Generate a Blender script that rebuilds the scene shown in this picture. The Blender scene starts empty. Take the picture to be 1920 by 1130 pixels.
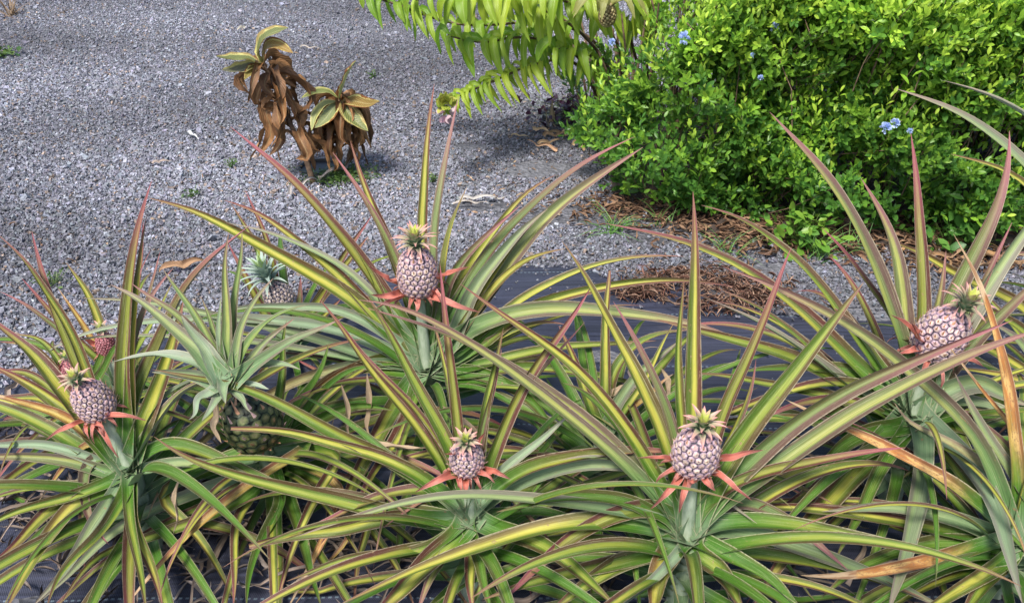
import bpy, math, random
import numpy as np
from mathutils import Vector, Matrix
random.seed(7); rng = np.random.default_rng(7)
S = bpy.context.scene; COL = S.collection
R = math.radians
# ------------------------------------------------------------------ camera geometry
F, CX, CY, H = 1663.0, 960.0, 565.0, 1.55
PIT = R(30); cP, sP = math.cos(PIT), math.sin(PIT)
def ray(px, py):
    x, y = (px-CX)/F, (CY-py)/F
    return Vector((x, y*sP+cP, y*cP-sP))
def at(px, py, Y):                       # point seen at that pixel, Y metres in front
    d = ray(px, py); t = Y/d.y
    return Vector((d.x*t, Y, H+d.z*t))
def ground(px, py, z=0.0):
    d = ray(px, py); t = (z-H)/d.z
    return Vector((d.x*t, d.y*t, z))
def depth(Y, z): return Y*cP + (H-z)*sP
cam = bpy.data.cameras.new('camera'); cam.sensor_width = 36; cam.lens = 36*F/1920
cam.clip_end = 500; cam.clip_start = 0.05
co = bpy.data.objects.new('camera', cam); COL.objects.link(co)
co.location = (0, 0, H); co.rotation_euler = (R(90)-PIT, 0, 0); S.camera = co
# ------------------------------------------------------------------ light
w = bpy.data.worlds.new("World"); S.world = w; w.use_nodes = True
nt = w.node_tree; bg = nt.nodes['Background']
sky = nt.nodes.new('ShaderNodeTexSky'); sky.sky_type = 'NISHITA'; sky.sun_disc = False
SE, SA = R(58), R(205)
sky.sun_elevation = SE; sky.sun_rotation = SA
sky.dust_density = 2.0; sky.air_density = 1.0
nt.links.new(sky.outputs[0], bg.inputs[0]); bg.inputs[1].default_value = 0.12
sun = bpy.data.lights.new('sun', 'SUN'); sun.energy = 3.0; sun.angle = R(14); sun.color = (1, .955, .88)
so = bpy.data.objects.new('sun', sun); COL.objects.link(so)
d = Vector((math.cos(SE)*math.sin(SA), math.cos(SE)*math.cos(SA), math.sin(SE)))
so.rotation_euler = d.to_track_quat('Z', 'Y').to_euler(); so.location = (0, 0, 5)
S.view_settings.view_transform = 'Standard'; S.view_settings.look = 'None'
S.view_settings.exposure = 0.92; S.view_settings.gamma = 1.0
# ------------------------------------------------------------------ node helpers
class NT:
    def __init__(s, name):
        s.m = bpy.data.materials.new(name); s.m.use_nodes = True
        s.t = s.m.node_tree; s.b = s.t.nodes['Principled BSDF']
    def n(s, typ, **k):
        n = s.t.nodes.new(typ)
        for a, v in k.items(): setattr(n, a, v)
        return n
    def l(s, a, b): s.t.links.new(a, b)
    def setin(s, sock, v):
        if isinstance(v, bpy.types.NodeSocket): s.l(v, sock)
        else: sock.default_value = v
    def math(s, op, a, b=0.0, clamp=False):
        n = s.n('ShaderNodeMath', operation=op, use_clamp=clamp)
        s.setin(n.inputs[0], a); s.setin(n.inputs[1], b); return n.outputs[0]
    def ss(s, x, a, b, lo=0., hi=1.):
        n = s.n('ShaderNodeMapRange', interpolation_type='SMOOTHSTEP')
        s.setin(n.inputs[0], x); s.setin(n.inputs[1], a); s.setin(n.inputs[2], b)
        n.inputs[3].default_value = lo; n.inputs[4].default_value = hi; return n.outputs[0]
    def mix(s, f, a, b, mode='MIX'):
        n = s.n('ShaderNodeMix', data_type='RGBA', blend_type=mode)
        s.setin(n.inputs[0], f)
        for i, v in ((6, a), (7, b)):
            if isinstance(v, tuple): v = tuple(v)+(1,)*(4-len(v))
            s.setin(n.inputs[i], v)
        return n.outputs[2]
    def noise(s, vec, scale, det=3, rough=.5, out=0):
        n = s.n('ShaderNodeTexNoise'); n.inputs['Scale'].default_value = scale
        n.inputs['Detail'].default_value = det; n.inputs['Roughness'].default_value = rough
        if vec is not None: s.l(vec, n.inputs['Vector'])
        return n.outputs[out]
    def comb(s, x, y, z=0.0):
        n = s.n('ShaderNodeCombineXYZ')
        for i, v in enumerate((x, y, z)): s.setin(n.inputs[i], v)
        return n.outputs[0]
    def bump(s, h, strength=.3, dist=.01):
        n = s.n('ShaderNodeBump'); n.inputs['Strength'].default_value = strength
        n.inputs['Distance'].default_value = dist; s.l(h, n.inputs['Height'])
        s.l(n.outputs[0], s.b.inputs['Normal']); return n.outputs[0]
    def color(s, c): s.setin(s.b.inputs['Base Color'], c if isinstance(c, bpy.types.NodeSocket) else tuple(c)+(1,))
    def rough(s, v): s.setin(s.b.inputs['Roughness'], v)
    def translucent(s, c, f):
        tr = s.n('ShaderNodeBsdfTranslucent'); s.l(c, tr.inputs[0])
        mx = s.n('ShaderNodeMixShader'); mx.inputs[0].default_value = f
        s.l(s.b.outputs[0], mx.inputs[1]); s.l(tr.outputs[0], mx.inputs[2])
        s.l(mx.outputs[0], s.t.nodes['Material Output'].inputs[0])
def uv(s):
    n = s.n('ShaderNodeUVMap'); n.uv_map = 'UVMap'
    x = s.n('ShaderNodeSeparateXYZ'); s.l(n.outputs[0], x.inputs[0]); return x.outputs[0], x.outputs[1]
def objinfo(s):
    n = s.n('ShaderNodeObjectInfo'); c = s.n('ShaderNodeSeparateColor'); s.l(n.outputs['Color'], c.inputs[0])
    return n.outputs['Random'], c.outputs[0], c.outputs[1], c.outputs[2], n.outputs['Alpha'], n.outputs['Color']
def objcoord(s): return s.n('ShaderNodeTexCoord').outputs['Object']
# strap leaf: object colour channels = yellow, red, dead, silver
def mat_strap():
    s = NT('pineapple_leaf'); u, v = uv(s); rnd, Y, Rd, D, Sv, _ = objinfo(s)
    a = s.math('SUBTRACT', s.math('MULTIPLY', u, 2), 1)                       # -1..1
    off = s.math('MULTIPLY', s.math('SUBTRACT', rnd, .5), .7)
    wob = s.math('MULTIPLY', s.math('SUBTRACT', s.noise(s.comb(s.math('MULTIPLY', rnd, 50), s.math('MULTIPLY', v, 4)), 1.0, 2), .5), .5)
    ac = s.math('ABSOLUTE', s.math('ADD', s.math('ADD', a, off), wob)); ab = s.math('ABSOLUTE', a)
    st = s.noise(s.comb(s.math('ADD', s.math('MULTIPLY', u, 16), s.math('MULTIPLY', rnd, 91)), s.math('MULTIPLY', v, 1.6), rnd), 1.6, 4, .6)
    fine = s.noise(s.comb(s.math('ADD', s.math('MULTIPLY', u, 45), s.math('MULTIPLY', rnd, 31)), s.math('MULTIPLY', v, 3.), rnd), 1.5, 2)
    blot = s.noise(s.comb(s.math('MULTIPLY', u, 2.5), s.math('MULTIPLY', v, 9), s.math('MULTIPLY', rnd, 40)), 1.2, 4)
    green = s.mix(st, (.010, .075, .006), (.085, .215, .018))
    yel = s.mix(st, (.25, .26, .02), (.58, .52, .10))
    band = s.ss(ac, .62, .12)
    vy = s.math('MULTIPLY', s.ss(v, .12, .42), s.ss(v, 1.15, .72))
    fy = s.math('MULTIPLY', s.math('MULTIPLY', band, vy), Y)
    c = s.mix(s.math('MULTIPLY', fy, s.math('ADD', .55, s.math('MULTIPLY', blot, .75)), True), green, yel)
    olive = s.mix(s.math('MULTIPLY', s.math('MULTIPLY', Rd, .75), s.ss(v, .08, .5)), c, s.mix(st, (.07, .05, .012), (.19, .135, .035)))
    c = s.mix(s.ss(band, .75, .2), c, olive)
    c = s.mix(s.math('MULTIPLY', s.math('SUBTRACT', Rd, .55, True), 1.1), c, olive)
    # maroon flank on one side, wine tip
    side = s.ss(s.math('ADD', a, s.math('MULTIPLY', wob, .6)), .30, .62)
    side2 = s.ss(s.math('MULTIPLY', a, -1), .66, .9)
    fm = s.math('MULTIPLY', s.math('MAXIMUM', side, s.math('MULTIPLY', side2, .7)), s.math('MULTIPLY', s.math('ADD', .35, Rd), s.ss(v, .08, .38)), True)
    maroon = s.mix(fine, (.045, .014, .012), (.14, .045, .038))
    c = s.mix(fm, c, maroon)
    tip = s.math('MULTIPLY', s.ss(v, s.math('SUBTRACT', .92, s.math('MULTIPLY', Rd, .4)), 1.02), s.math('ADD', .25, s.math('MULTIPLY', Rd, .8)), True)
    c = s.mix(tip, c, s.mix(fine, (.19, .035, .06), (.38, .11, .14)))
    # glaucous bloom
    sil = s.mix(st, (.22, .31, .21), (.46, .53, .43))
    c = s.mix(s.math('MULTIPLY', s.math('MAXIMUM', s.math('MULTIPLY', s.ss(v, .16, .02), .65), Sv), .66), c, sil)
    c = s.mix(s.math('MULTIPLY', s.math('SUBTRACT', st, .54, True), .45), c, (.50, .52, .24))
    dust = s.noise(s.comb(s.math('MULTIPLY', u, 6), s.math('MULTIPLY', v, 30), s.math('MULTIPLY', rnd, 13)), 2.2, 5, .7)
    c = s.mix(s.math('MULTIPLY', s.ss(dust, .5, .75), .22), c, (.30, .26, .17))
    # dead
    dead = s.mix(s.ss(blot, .38, .58), (.42, .17, .05), (.58, .36, .13)); dead = s.mix(s.ss(dust, .5, .62), dead, (.30, .15, .07))
    dead = s.mix(s.ss(ab, .55, .8), dead, (.26, .10, .04))
    f = s.math('MULTIPLY', D, s.ss(s.math('ADD', v, s.math('MULTIPLY', blot, .35)), .3, .62), True)
    c = s.mix(f, c, dead)
    tan = s.mix(s.ss(blot, .45, .6), (.50, .36, .22), (.30, .17, .09))
    c = s.mix(s.ss(s.math('ADD', v, s.math('MULTIPLY', s.math('SUBTRACT', blot, .5), .1)), s.math('SUBTRACT', 1.0, s.math('MULTIPLY', D, .26)), s.math('SUBTRACT', 1.02, s.math('MULTIPLY', D, .26))), c, tan)
    # few brown freckles
    vo = s.noise(s.comb(s.math('MULTIPLY', u, 3), s.math('MULTIPLY', v, 26), s.math('MULTIPLY', rnd, 77)), 1.6, 2)
    c = s.mix(s.math('MULTIPLY', s.ss(vo, .70, .74), .8), c, (.27, .17, .09))
    c = s.mix(s.ss(fine, .56, .70), c, s.mix(.5, c, (.05, .05, .01)))
    c = s.mix(s.math('MULTIPLY', s.ss(fine, .40, .30), .35), c, (.62, .62, .38))
    # pale thin margin
    c = s.mix(s.math('MULTIPLY', s.math('MULTIPLY', s.ss(ab, .90, .965), s.ss(dust, .3, .55)), .5), c, (.52, .46, .32))
    g = s.n('ShaderNodeNewGeometry')
    under = s.mix(.6, sil, c)
    c = s.mix(g.outputs['Backfacing'], c, under)
    s.color(c); s.rough(s.math('ADD', .36, s.math('MULTIPLY', st, .25)))
    s.b.inputs['Specular IOR Level'].default_value = .24
    s.bump(s.math('ADD', st, s.math('MULTIPLY', fine, .5)), .28, .003); s.translucent(c, .07); return s.m
# broad leaf: object colour = base colour; variegated flag is alpha<.5
def mat_broad(name, vein=.35, blotch=.5, rough=.45, trans=.3, veg=False, tipc=None):
    s = NT(name); u, v = uv(s); rnd, _, _, _, al, colr = objinfo(s)
    a = s.math('ABSOLUTE', s.math('SUBTRACT', s.math('MULTIPLY', u, 2), 1))
    nz = s.noise(s.comb(s.math('MULTIPLY', u, 3), s.math('MULTIPLY', v, 5), s.math('MULTIPLY', rnd, 60)), 1.5, 4, .6)
    c = s.mix(s.math('MULTIPLY', s.ss(nz, .35, .65), blotch), colr, s.mix(.5, colr, (.02, .015, .005), 'MIX'))
    ribs = s.n('ShaderNodeTexWave'); ribs.inputs['Scale'].default_value = 5
    s.l(s.comb(s.math('SUBTRACT', v, s.math('MULTIPLY', a, .25)), 0), ribs.inputs['Vector'])
    if tipc: c = s.mix(s.ss(s.math('ADD', v, s.math('MULTIPLY', nz, .4)), .55, 1.15), c, tipc); c = s.mix(s.ss(a, .82, 1.), c, (.62, .34, .28))
    if veg:
        edge = s.ss(s.math('ADD', a, s.math('MULTIPLY', nz, .35)), .78, .93)
        c = s.mix(s.math('MULTIPLY', s.ss(ribs.outputs[1], .55, .8), .5), c, (.36, .40, .10))
        c = s.mix(edge, c, (.60, .55, .20))
        c = s.mix(s.math('MULTIPLY', al, s.ss(s.math('ADD', a, nz), 1.22, 1.34)), c, (.22, .09, .03))
    c = s.mix(s.math('MULTIPLY', s.ss(a, .10, .03), vein), c, s.mix(.5, colr, (.6, .6, .3)))
    s.color(c); s.rough(rough); s.bump(s.math('ADD', s.math('MULTIPLY', ribs.outputs[1], .5), nz), .35, .006)
    s.translucent(c, trans); return s.m
def mat_attr(name, rough=.5, trans=0., spec=.5, nz=0., nzs=80., bump=0.):
    s = NT(name); n = s.n('ShaderNodeAttribute'); n.attribute_name = 'col'; c = n.outputs['Color']
    if nz:
        x = s.noise(objcoord(s), nzs, 3)
        c = s.mix(nz, c, s.mix(s.ss(x, .3, .7), (.25, .25, .25), (1.6, 1.6, 1.6)), 'MULTIPLY')
        if bump: s.bump(x, bump, .004)
    s.color(c); s.rough(rough); s.b.inputs['Specular IOR Level'].default_value = spec
    if trans: s.translucent(c, trans)
    return s.m
def mat_noise(name, a, b, scale=20, rough=.8, bump=.4, dist=.01, stretch=None):
    s = NT(name); v = objcoord(s)
    if stretch:
        m = s.n('ShaderNodeMapping'); m.inputs['Scale'].default_value = stretch; s.l(v, m.inputs[0]); v = m.outputs[0]
    x = s.noise(v, scale, 5, .6); s.color(s.mix(s.ss(x, .3, .7), a, b)); s.rough(rough); s.bump(x, bump, dist); return s.m
STRAP = mat_strap()
BRACT = mat_broad('coral_bract', .1, .25, .45, .15, tipc=(.16, .05, .04))
BROWN = mat_broad('withered_leaf', .35, .95, .6, .06)
VEG = mat_broad('variegated_leaf', .5, .3, .4, .2, veg=True)
CANE_LEAF = mat_broad('cane_leaf', .5, .2, .38, .4)
EYES = mat_attr('fruit_skin', .5, 0, .4, .45, 160, .3)
CROWNM = mat_attr('fruit_crown', .5, .15)
HEDGE = mat_attr('hedge_leaf', .4, .3, .4)
GRAVEL = mat_attr('gravel_stone', .9, 0, .25, .5, 120, .4)
LITTER = mat_attr('dry_litter', .8, .1, .3, .4, 60)
GRASS = mat_attr('grass_blade', .5, .25)
PETAL = mat_attr('petal', .6, .3)
TWIG = mat_noise('brown_twig', (.07, .04, .025), (.20, .13, .08), 40, .85, .5, .004)
STALK = mat_noise('green_stalk', (.16, .22, .13), (.33, .38, .28), 60, .6, .3, .003, (1, 1, .3))
SOIL = mat_noise('dark_soil', (.018, .012, .010), (.07, .05, .04), 25, .95, .8, .02)
# ------------------------------------------------------------------ object helpers
def tag(o, label=None, cat=None, group=None, kind=None):
    for k, v in (('label', label), ('category', cat), ('group', group), ('kind', kind)):
        if v: o[k] = v
    return o
def thing(name, loc, label, cat, group=None):
    o = bpy.data.objects.new(name, None); COL.objects.link(o); o.location = loc; o.empty_display_size = .05
    return tag(o, label, cat, group)
def wloc(o):
    p = Vector(o.location)
    while o.parent: o = o.parent; p += Vector(o.location)
    return p
def mk(name, verts, faces, mat, parent=None, uvs=None, cols=None, smooth=True, origin=None):
    """verts are in world space; faces list or (n,k) array; cols per vertex"""
    V = np.asarray(verts, dtype=np.float32).reshape(-1, 3).copy()
    base = Vector(origin) if origin is not None else Vector((0, 0, 0))
    if parent is not None:
        base = wloc(parent)
    V -= np.array(base, dtype=np.float32)
    me = bpy.data.meshes.new(name)
    if isinstance(faces, np.ndarray):
        n, k = faces.shape
        me.vertices.add(len(V)); me.vertices.foreach_set('co', V.ravel())
        me.loops.add(n*k); me.loops.foreach_set('vertex_index', faces.astype(np.int32).ravel())
        me.polygons.add(n); me.polygons.foreach_set('loop_start', np.arange(0, n*k, k, dtype=np.int32))
        me.update(calc_edges=True); me.validate()
    else:
        me.from_pydata(V.tolist(), [], faces)
    if uvs is not None:
        ul = me.uv_layers.new(name='UVMap'); li = np.zeros(len(me.loops), dtype=np.int32)
        me.loops.foreach_get('vertex_index', li)
        ul.data.foreach_set('uv', np.asarray(uvs, dtype=np.float32)[li].ravel())
    if cols is not None:
        ca = me.color_attributes.new('col', 'FLOAT_COLOR', 'POINT')
        c4 = np.ones((len(V), 4), dtype=np.float32); c4[:, :3] = cols; ca.data.foreach_set('color', c4.ravel())
    me.polygons.foreach_set('use_smooth', np.full(len(me.polygons), smooth))
    me.materials.append(mat)
    o = bpy.data.objects.new(name, me); COL.objects.link(o)
    if parent is not None: o.parent = parent
    else: o.location = base
    return o
def spline(P, n):
    """Catmull-Rom through points (Vectors or tuples), n+1 samples, uniform arc fraction"""
    P = [np.array(p, dtype=float) for p in P]
    if len(P) == 2: P = [P[0], (P[0]+P[1])/2, P[1]]
    Q = [2*P[0]-P[1]]+P+[2*P[-1]-P[-2]]; out = []
    for i in range(1, len(Q)-2):
        for k in range(12):
            t = k/12; a, b, c, e = Q[i-1], Q[i], Q[i+1], Q[i+2]
            out.append(.5*((2*b)+(-a+c)*t+(2*a-5*b+4*c-e)*t*t+(-a+3*b-3*c+e)*t**3))
    out.append(Q[-2]); out = np.array(out)
    s = np.concatenate([[0], np.cumsum(np.linalg.norm(np.diff(out, axis=0), axis=1))])
    tt = np.linspace(0, s[-1], n+1)
    return np.stack([np.interp(tt, s, out[:, k]) for k in range(out.shape[1])], 1)
def nrm(a): return a/np.maximum(np.linalg.norm(a, axis=-1, keepdims=True), 1e-9)
def strap_mesh(C, W, prof='strap', fold=.28, roll=0., cut=1., twist=0., up=(0, -.5, .87), cols=7, wave=0.):
    """C (n,3) centre line base->tip, W full width in metres"""
    n = len(C); T = nrm(np.gradient(C, axis=0)); up = nrm(np.array(up, dtype=float))
    v = np.linspace(0, 1, n)*cut
    if prof == 'strap': wd = np.power(np.clip(1-v**2.0, 0, 1), .85)*(1+.35*np.exp(-v*14))
    elif prof == 'spike': wd = np.power(np.clip(1-v, 0, 1), .75)*(1+.2*np.exp(-v*8))
    else: wd = np.power(np.sin(np.pi*np.clip(v, .0, 1)**.85), .8)+.04*(1-v)
    wd[-1] = max(wd[-1], .02)
    us = np.linspace(-1, 1, cols); V = []; UV = []
    ph = random.random()*6
    for i in range(n):
        side = np.cross(T[i], up); side = side/max(np.linalg.norm(side), 1e-6)
        N = np.cross(side, T[i]); a = roll+twist*v[i]
        s2 = side*math.cos(a)+N*math.sin(a); n2 = N*math.cos(a)-side*math.sin(a)
        h = W*.5*wd[i]
        for u in us:
            z = fold*h*(abs(u)**1.5)*1.6 + wave*h*math.sin(v[i]*17+ph+u*1.3)*abs(u)
            V.append(C[i]+s2*u*h*math.sqrt(max(0.2, 1-(fold*.9)**2))+n2*z); UV.append(((u+1)/2, v[i]))
    Fc = np.array([[i*cols+j, i*cols+j+1, (i+1)*cols+j+1, (i+1)*cols+j] for i in range(n-1) for j in range(cols-1)])
    return np.array(V), Fc, UV
def tube(path, r0, r1, seg=8, n=None):
    P = spline(path, n or max(4, len(path)*3)); n = len(P); T = nrm(np.gradient(P, axis=0)); V = []
    for i in range(n):
        ref = np.array((0, 0, 1.)) if abs(T[i][2]) < .9 else np.array((1., 0, 0))
        a = nrm(np.cross(T[i], ref)); b = np.cross(T[i], a); r = r0+(r1-r0)*i/(n-1)
        for k in range(seg):
            t = 2*math.pi*k/seg; V.append(P[i]+r*(a*math.cos(t)+b*math.sin(t)))
    Fc = [(i*seg+k, i*seg+(k+1) % seg, (i+1)*seg+(k+1) % seg, (i+1)*seg+k) for i in range(n-1) for k in range(seg)]
    Fc = np.array(Fc); return np.array(V), Fc
def join(parts):
    V = []; Fs = []; o = 0
    for v, f in parts: V.append(v); Fs.append(f+o); o += len(v)
    return np.concatenate(V), np.concatenate(Fs)
def batch(tv, tf, M, T):
    """instances of a template: M (n,3,3) columns = axes, T (n,3)"""
    V = np.einsum('nij,vj->nvi', M, tv)+T[:, None, :]
    Fc = (tf[None]+(np.arange(len(T))*len(tv))[:, None, None]).reshape(-1, tf.shape[1])
    return V.reshape(-1, 3), Fc
def frames(D, N=None):
    """rotation matrices whose y axis = D, z axis ~ N"""
    D = nrm(D)
    if N is None: N = nrm(rng.normal(size=D.shape))
    X = nrm(np.cross(D, N)); Z = np.cross(X, D)
    return np.stack([X, D, Z], axis=2)
# leaf template, length 1 along y, width 1
def leaf_tmpl(bend=.25, fold=.12, wid=.42, ctr=.55):
    ys = [0, .22, .5, .78, 1.0]; ws = [.06, .62, 1, .78, .03]
    V = []
    for y, wv in zip(ys, ws):
        for u in (-1, 0, 1): V.append((u*wv*wid/2, y, -bend*y*y+abs(u)*fold*wv*wid))
    Fc = [(i*3+j, i*3+j+1, i*3+j+4, i*3+j+3) for i in range(4) for j in range(2)]
    return np.array(V), np.array(Fc)
# ------------------------------------------------------------------ ground
EDGE = [ground(*p) for p in ((-900, 800), (-300, 760), (0, 718), (150, 690), (300, 640), (566, 541), (840, 505), (1040, 508), (1240, 523), (1470, 585), (1650, 592), (1920, 600), (2500, 605), (4000, 610))]
ex, ey = np.array([p.x for p in EDGE]), np.array([p.y for p in EDGE])
def edge_y(x): return np.interp(x, ex, ey)
s = NT('gravel_bed'); oc = objcoord(s)
vo = s.n('ShaderNodeTexVoronoi'); vo.inputs['Scale'].default_value = 60; s.l(oc, vo.inputs['Vector'])
c = s.mix(s.ss(s.noise(oc, 1.2, 3), .35, .65), (.07, .07, .08), (.13, .13, .145))
c = s.mix(s.math('MULTIPLY', s.math('SUBTRACT', vo.outputs['Color'], .4, True), .8), c, (.30, .30, .33))
s.color(c); s.rough(.95); s.bump(vo.outputs['Distance'], .8, .02); GB = s.m
gx = np.linspace(-60, 60, 25); V = [(x, y, 0) for y in np.linspace(-20, 100, 25) for x in gx]
Fc = np.array([[i*25+j, i*25+j+1, (i+1)*25+j+1, (i+1)*25+j] for i in range(24) for j in range(24)])
tag(mk('ground', V, Fc, GB), kind='structure')
s = NT('woven_fabric'); oc = objcoord(s); sx = s.n('ShaderNodeSeparateXYZ'); s.l(oc, sx.inputs[0])
X, Yc = sx.outputs[0], sx.outputs[1]
wx = s.math('SINE', s.math('MULTIPLY', X, 1300)); wy = s.math('SINE', s.math('MULTIPLY', Yc, 900))
str1 = s.noise(s.comb(s.math('MULTIPLY', X, 1.5), s.math('MULTIPLY', Yc, 90)), 1, 4, .6)
str2 = s.noise(s.comb(s.math('MULTIPLY', X, 60), s.math('MULTIPLY', Yc, 6)), 1, 2)
weave = s.math('MULTIPLY', wx, wy)
c = s.mix(s.ss(str1, .32, .70), (.012, .013, .024), (.042, .046, .078))
c = s.mix(s.math('MULTIPLY', s.ss(weave, .0, .9), .35), c, (.09, .10, .15))
dirt = s.noise(oc, 3.5, 5, .65)
c = s.mix(s.math('MULTIPLY', s.ss(dirt, .58, .75), .35), c, (.11, .10, .11))
line = s.ss(s.math('ABSOLUTE', s.math('SUBTRACT', s.math('FRACT', s.math('MULTIPLY', Yc, 3.3)), .5)), .012, .004)
dash = s.ss(s.math('SINE', s.math('MULTIPLY', X, 420)), -.3, .2)
c = s.mix(s.math('MULTIPLY', s.math('MULTIPLY', line, dash), .25), c, (.45, .62, .68))
s.color(c); s.rough(.55); s.bump(s.math('ADD', s.math('MULTIPLY', weave, .25), s.math('ADD', s.math('MULTIPLY', str1, .5), s.math('MULTIPLY', s.noise(oc, 9, 4), 3.))), .45, .004); MATF = s.m; fl = s.n('ShaderNodeTexVoronoi'); fl.inputs['Scale'].default_value = 38; s.l(oc, fl.inputs['Vector']); s.color(s.mix(s.ss(fl.outputs['Distance'], .10, .06), c, s.mix(s.ss(fl.outputs['Color'], .6, .7), c, (.4, .38, .34))))
nx, ny = 160, 60; xs = np.linspace(-4.5, 4.5, nx); V = []
for j in range(ny):
    for x in xs:
        e = edge_y(x)+.02*math.sin(x*9)+.03*math.sin(x*3.7+1); y = .2+(e-.2)*j/(ny-1)
        z = .010+.005*math.sin(x*4+y*7)+.004*math.sin(y*23+2*math.sin(x*2.1))+.003*math.sin(x*13-y*5)
        if j == ny-1: z = .002
        V.append((x, y, z))
Fc = np.array([[i*nx+j, i*nx+j+1, (i+1)*nx+j+1, (i+1)*nx+j] for i in range(ny-1) for j in range(nx-1)])
tag(mk('ground_fabric', V, Fc, MATF), kind='structure')
# dark planting soil under the hedge
def patch(name, pts, z, mat):
    P = spline([(p[0], p[1]) for p in pts]+[pts[0][:2]], 60)[:-1]
    P = P+rng.normal(size=P.shape)*.02
    c = P.mean(0); V = [(c[0], c[1], z+.03)]; 
    for k, sc in ((1, .6), (2, 1.)):
        for p in P: V.append((c[0]+(p[0]-c[0])*sc, c[1]+(p[1]-c[1])*sc, z+(.03 if k == 1 else 0)))
    n = len(P)
    Fc = [(0, 1+i, 1+(i+1) % n) for i in range(n)]+[(1+i, 1+n+i, 1+n+(i+1) % n, 1+(i+1) % n) for i in range(n)]
    return mk(name, V, Fc, mat)
tag(patch('soil', [(.35, 3.55), (.8, 3.18), (1.4, 3.02), (2.0, 3.0), (2.9, 3.05), (3.2, 3.8), (2.6, 4.9), (1.2, 5.0), (.55, 4.4)], .004, SOIL), kind='structure')
# ---- loose stones
def in_hole(x, y):
    m = np.zeros(len(x), bool)
    for px, py, rx, ry in ((1020, 318, .22, .10), (1085, 405, .30, .11), (300, 131, .10, .05), (450, 160, .07, .05), (150, 160, .1, .04),
                           (595, 318, .12, .10), (880, 276, .08, .05), (905, 390, .15, .05), (1390, 505, .2, .05)):
        g = ground(px, py); a = np.arctan2(y-g.y, x-g.x)
        m |= ((x-g.x)/rx)**2+((y-g.y)/ry)**2 < 1+.4*np.sin(a*3+px)
    return m
pts = []
for y0, y1, dens in ((1.7, 3.2, 13500), (3.2, 4.4, 12500), (4.4, 6, 9500), (6, 9.5, 4200)):
    hw = (depth(y1, 0)*960/F)*1.06+.1; n = int(dens*(y1-y0)*2*hw)
    x = rng.uniform(-hw, hw, n); y = rng.uniform(y0, y1, n)
    e = edge_y(x)+.04*np.sin(x*11)+.03*np.sin(x*27+1)+rng.normal(size=n)*.035
    keep = (y > e)
    soil = (x > .45) & (x < 3.1) & (y > 3.12) & (y < 4.8) & (rng.random(n) < .9)
    sparse = (x > .2) & (y < 3.15) & (x < 3.2) & (rng.random(n) < .25)
    keep &= ~soil & ~in_hole(x, y) & ~sparse
    pts.append(np.stack([x[keep], y[keep]], 1))
n = 260; x = rng.uniform(-1.6, 2.2, n); y = edge_y(x)-np.abs(rng.normal(size=n))*.18; pts.append(np.stack([x, y], 1))
P = np.concatenate(pts); n = len(P)
cube = np.array([(a, b, c) for a in (-1, 1) for b in (-1, 1) for c in (-1, 1)], float)*.5
cf = np.array([(0, 1, 3, 2), (4, 6, 7, 5), (0, 4, 5, 1), (2, 3, 7, 6), (0, 2, 6, 4), (1, 5, 7, 3)])
sz = rng.lognormal(math.log(.0078), .38, n)
ax = nrm(rng.normal(size=(n, 3))); M = frames(ax)
sc = np.stack([rng.uniform(.8, 1.5, n), rng.uniform(.6, 1.1, n), rng.uniform(.45, .85, n)], 1)*sz[:, None]
loc = cube[None]*(1+rng.uniform(-.45, .2, (n, 8, 1)))+rng.normal(size=(n, 8, 3))*.10
V = np.einsum('nij,nvj->nvi', M, loc*sc[:, None, :])
on = P[:, 1] < edge_y(P[:, 0])-.03
V += np.stack([P[:, 0], P[:, 1], rng.uniform(.000, .010, n)+np.where(on, .014, 0)], 1)[:, None, :]
Fc = (cf[None]+(np.arange(n)*8)[:, None, None]).reshape(-1, 4)
big = .5+.5*np.sin(P[:, 0]*1.3+np.sin(P[:, 1]*1.9)*1.2+P[:, 1]*.6)*np.sin(P[:, 1]*1.7-P[:, 0]*.5+1)
lum = np.clip(rng.lognormal(math.log(.21), .28, n), .05, .48)*(.62+.68*big)
c3 = lum[:, None]*np.array((.95, .965, 1.12))[None]*(1+rng.normal(size=(n, 3))*.03)
br = rng.random(n) < .05; c3[br] = lum[br, None]*np.array((1.15, .9, .75))
tag(mk('gravel', V.reshape(-1, 3), Fc, GRAVEL, cols=np.repeat(np.clip(c3, 0, .8), 8, 0), smooth=False), 'loose blue-grey crushed stone covering the yard', None, None, 'stuff')
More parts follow.
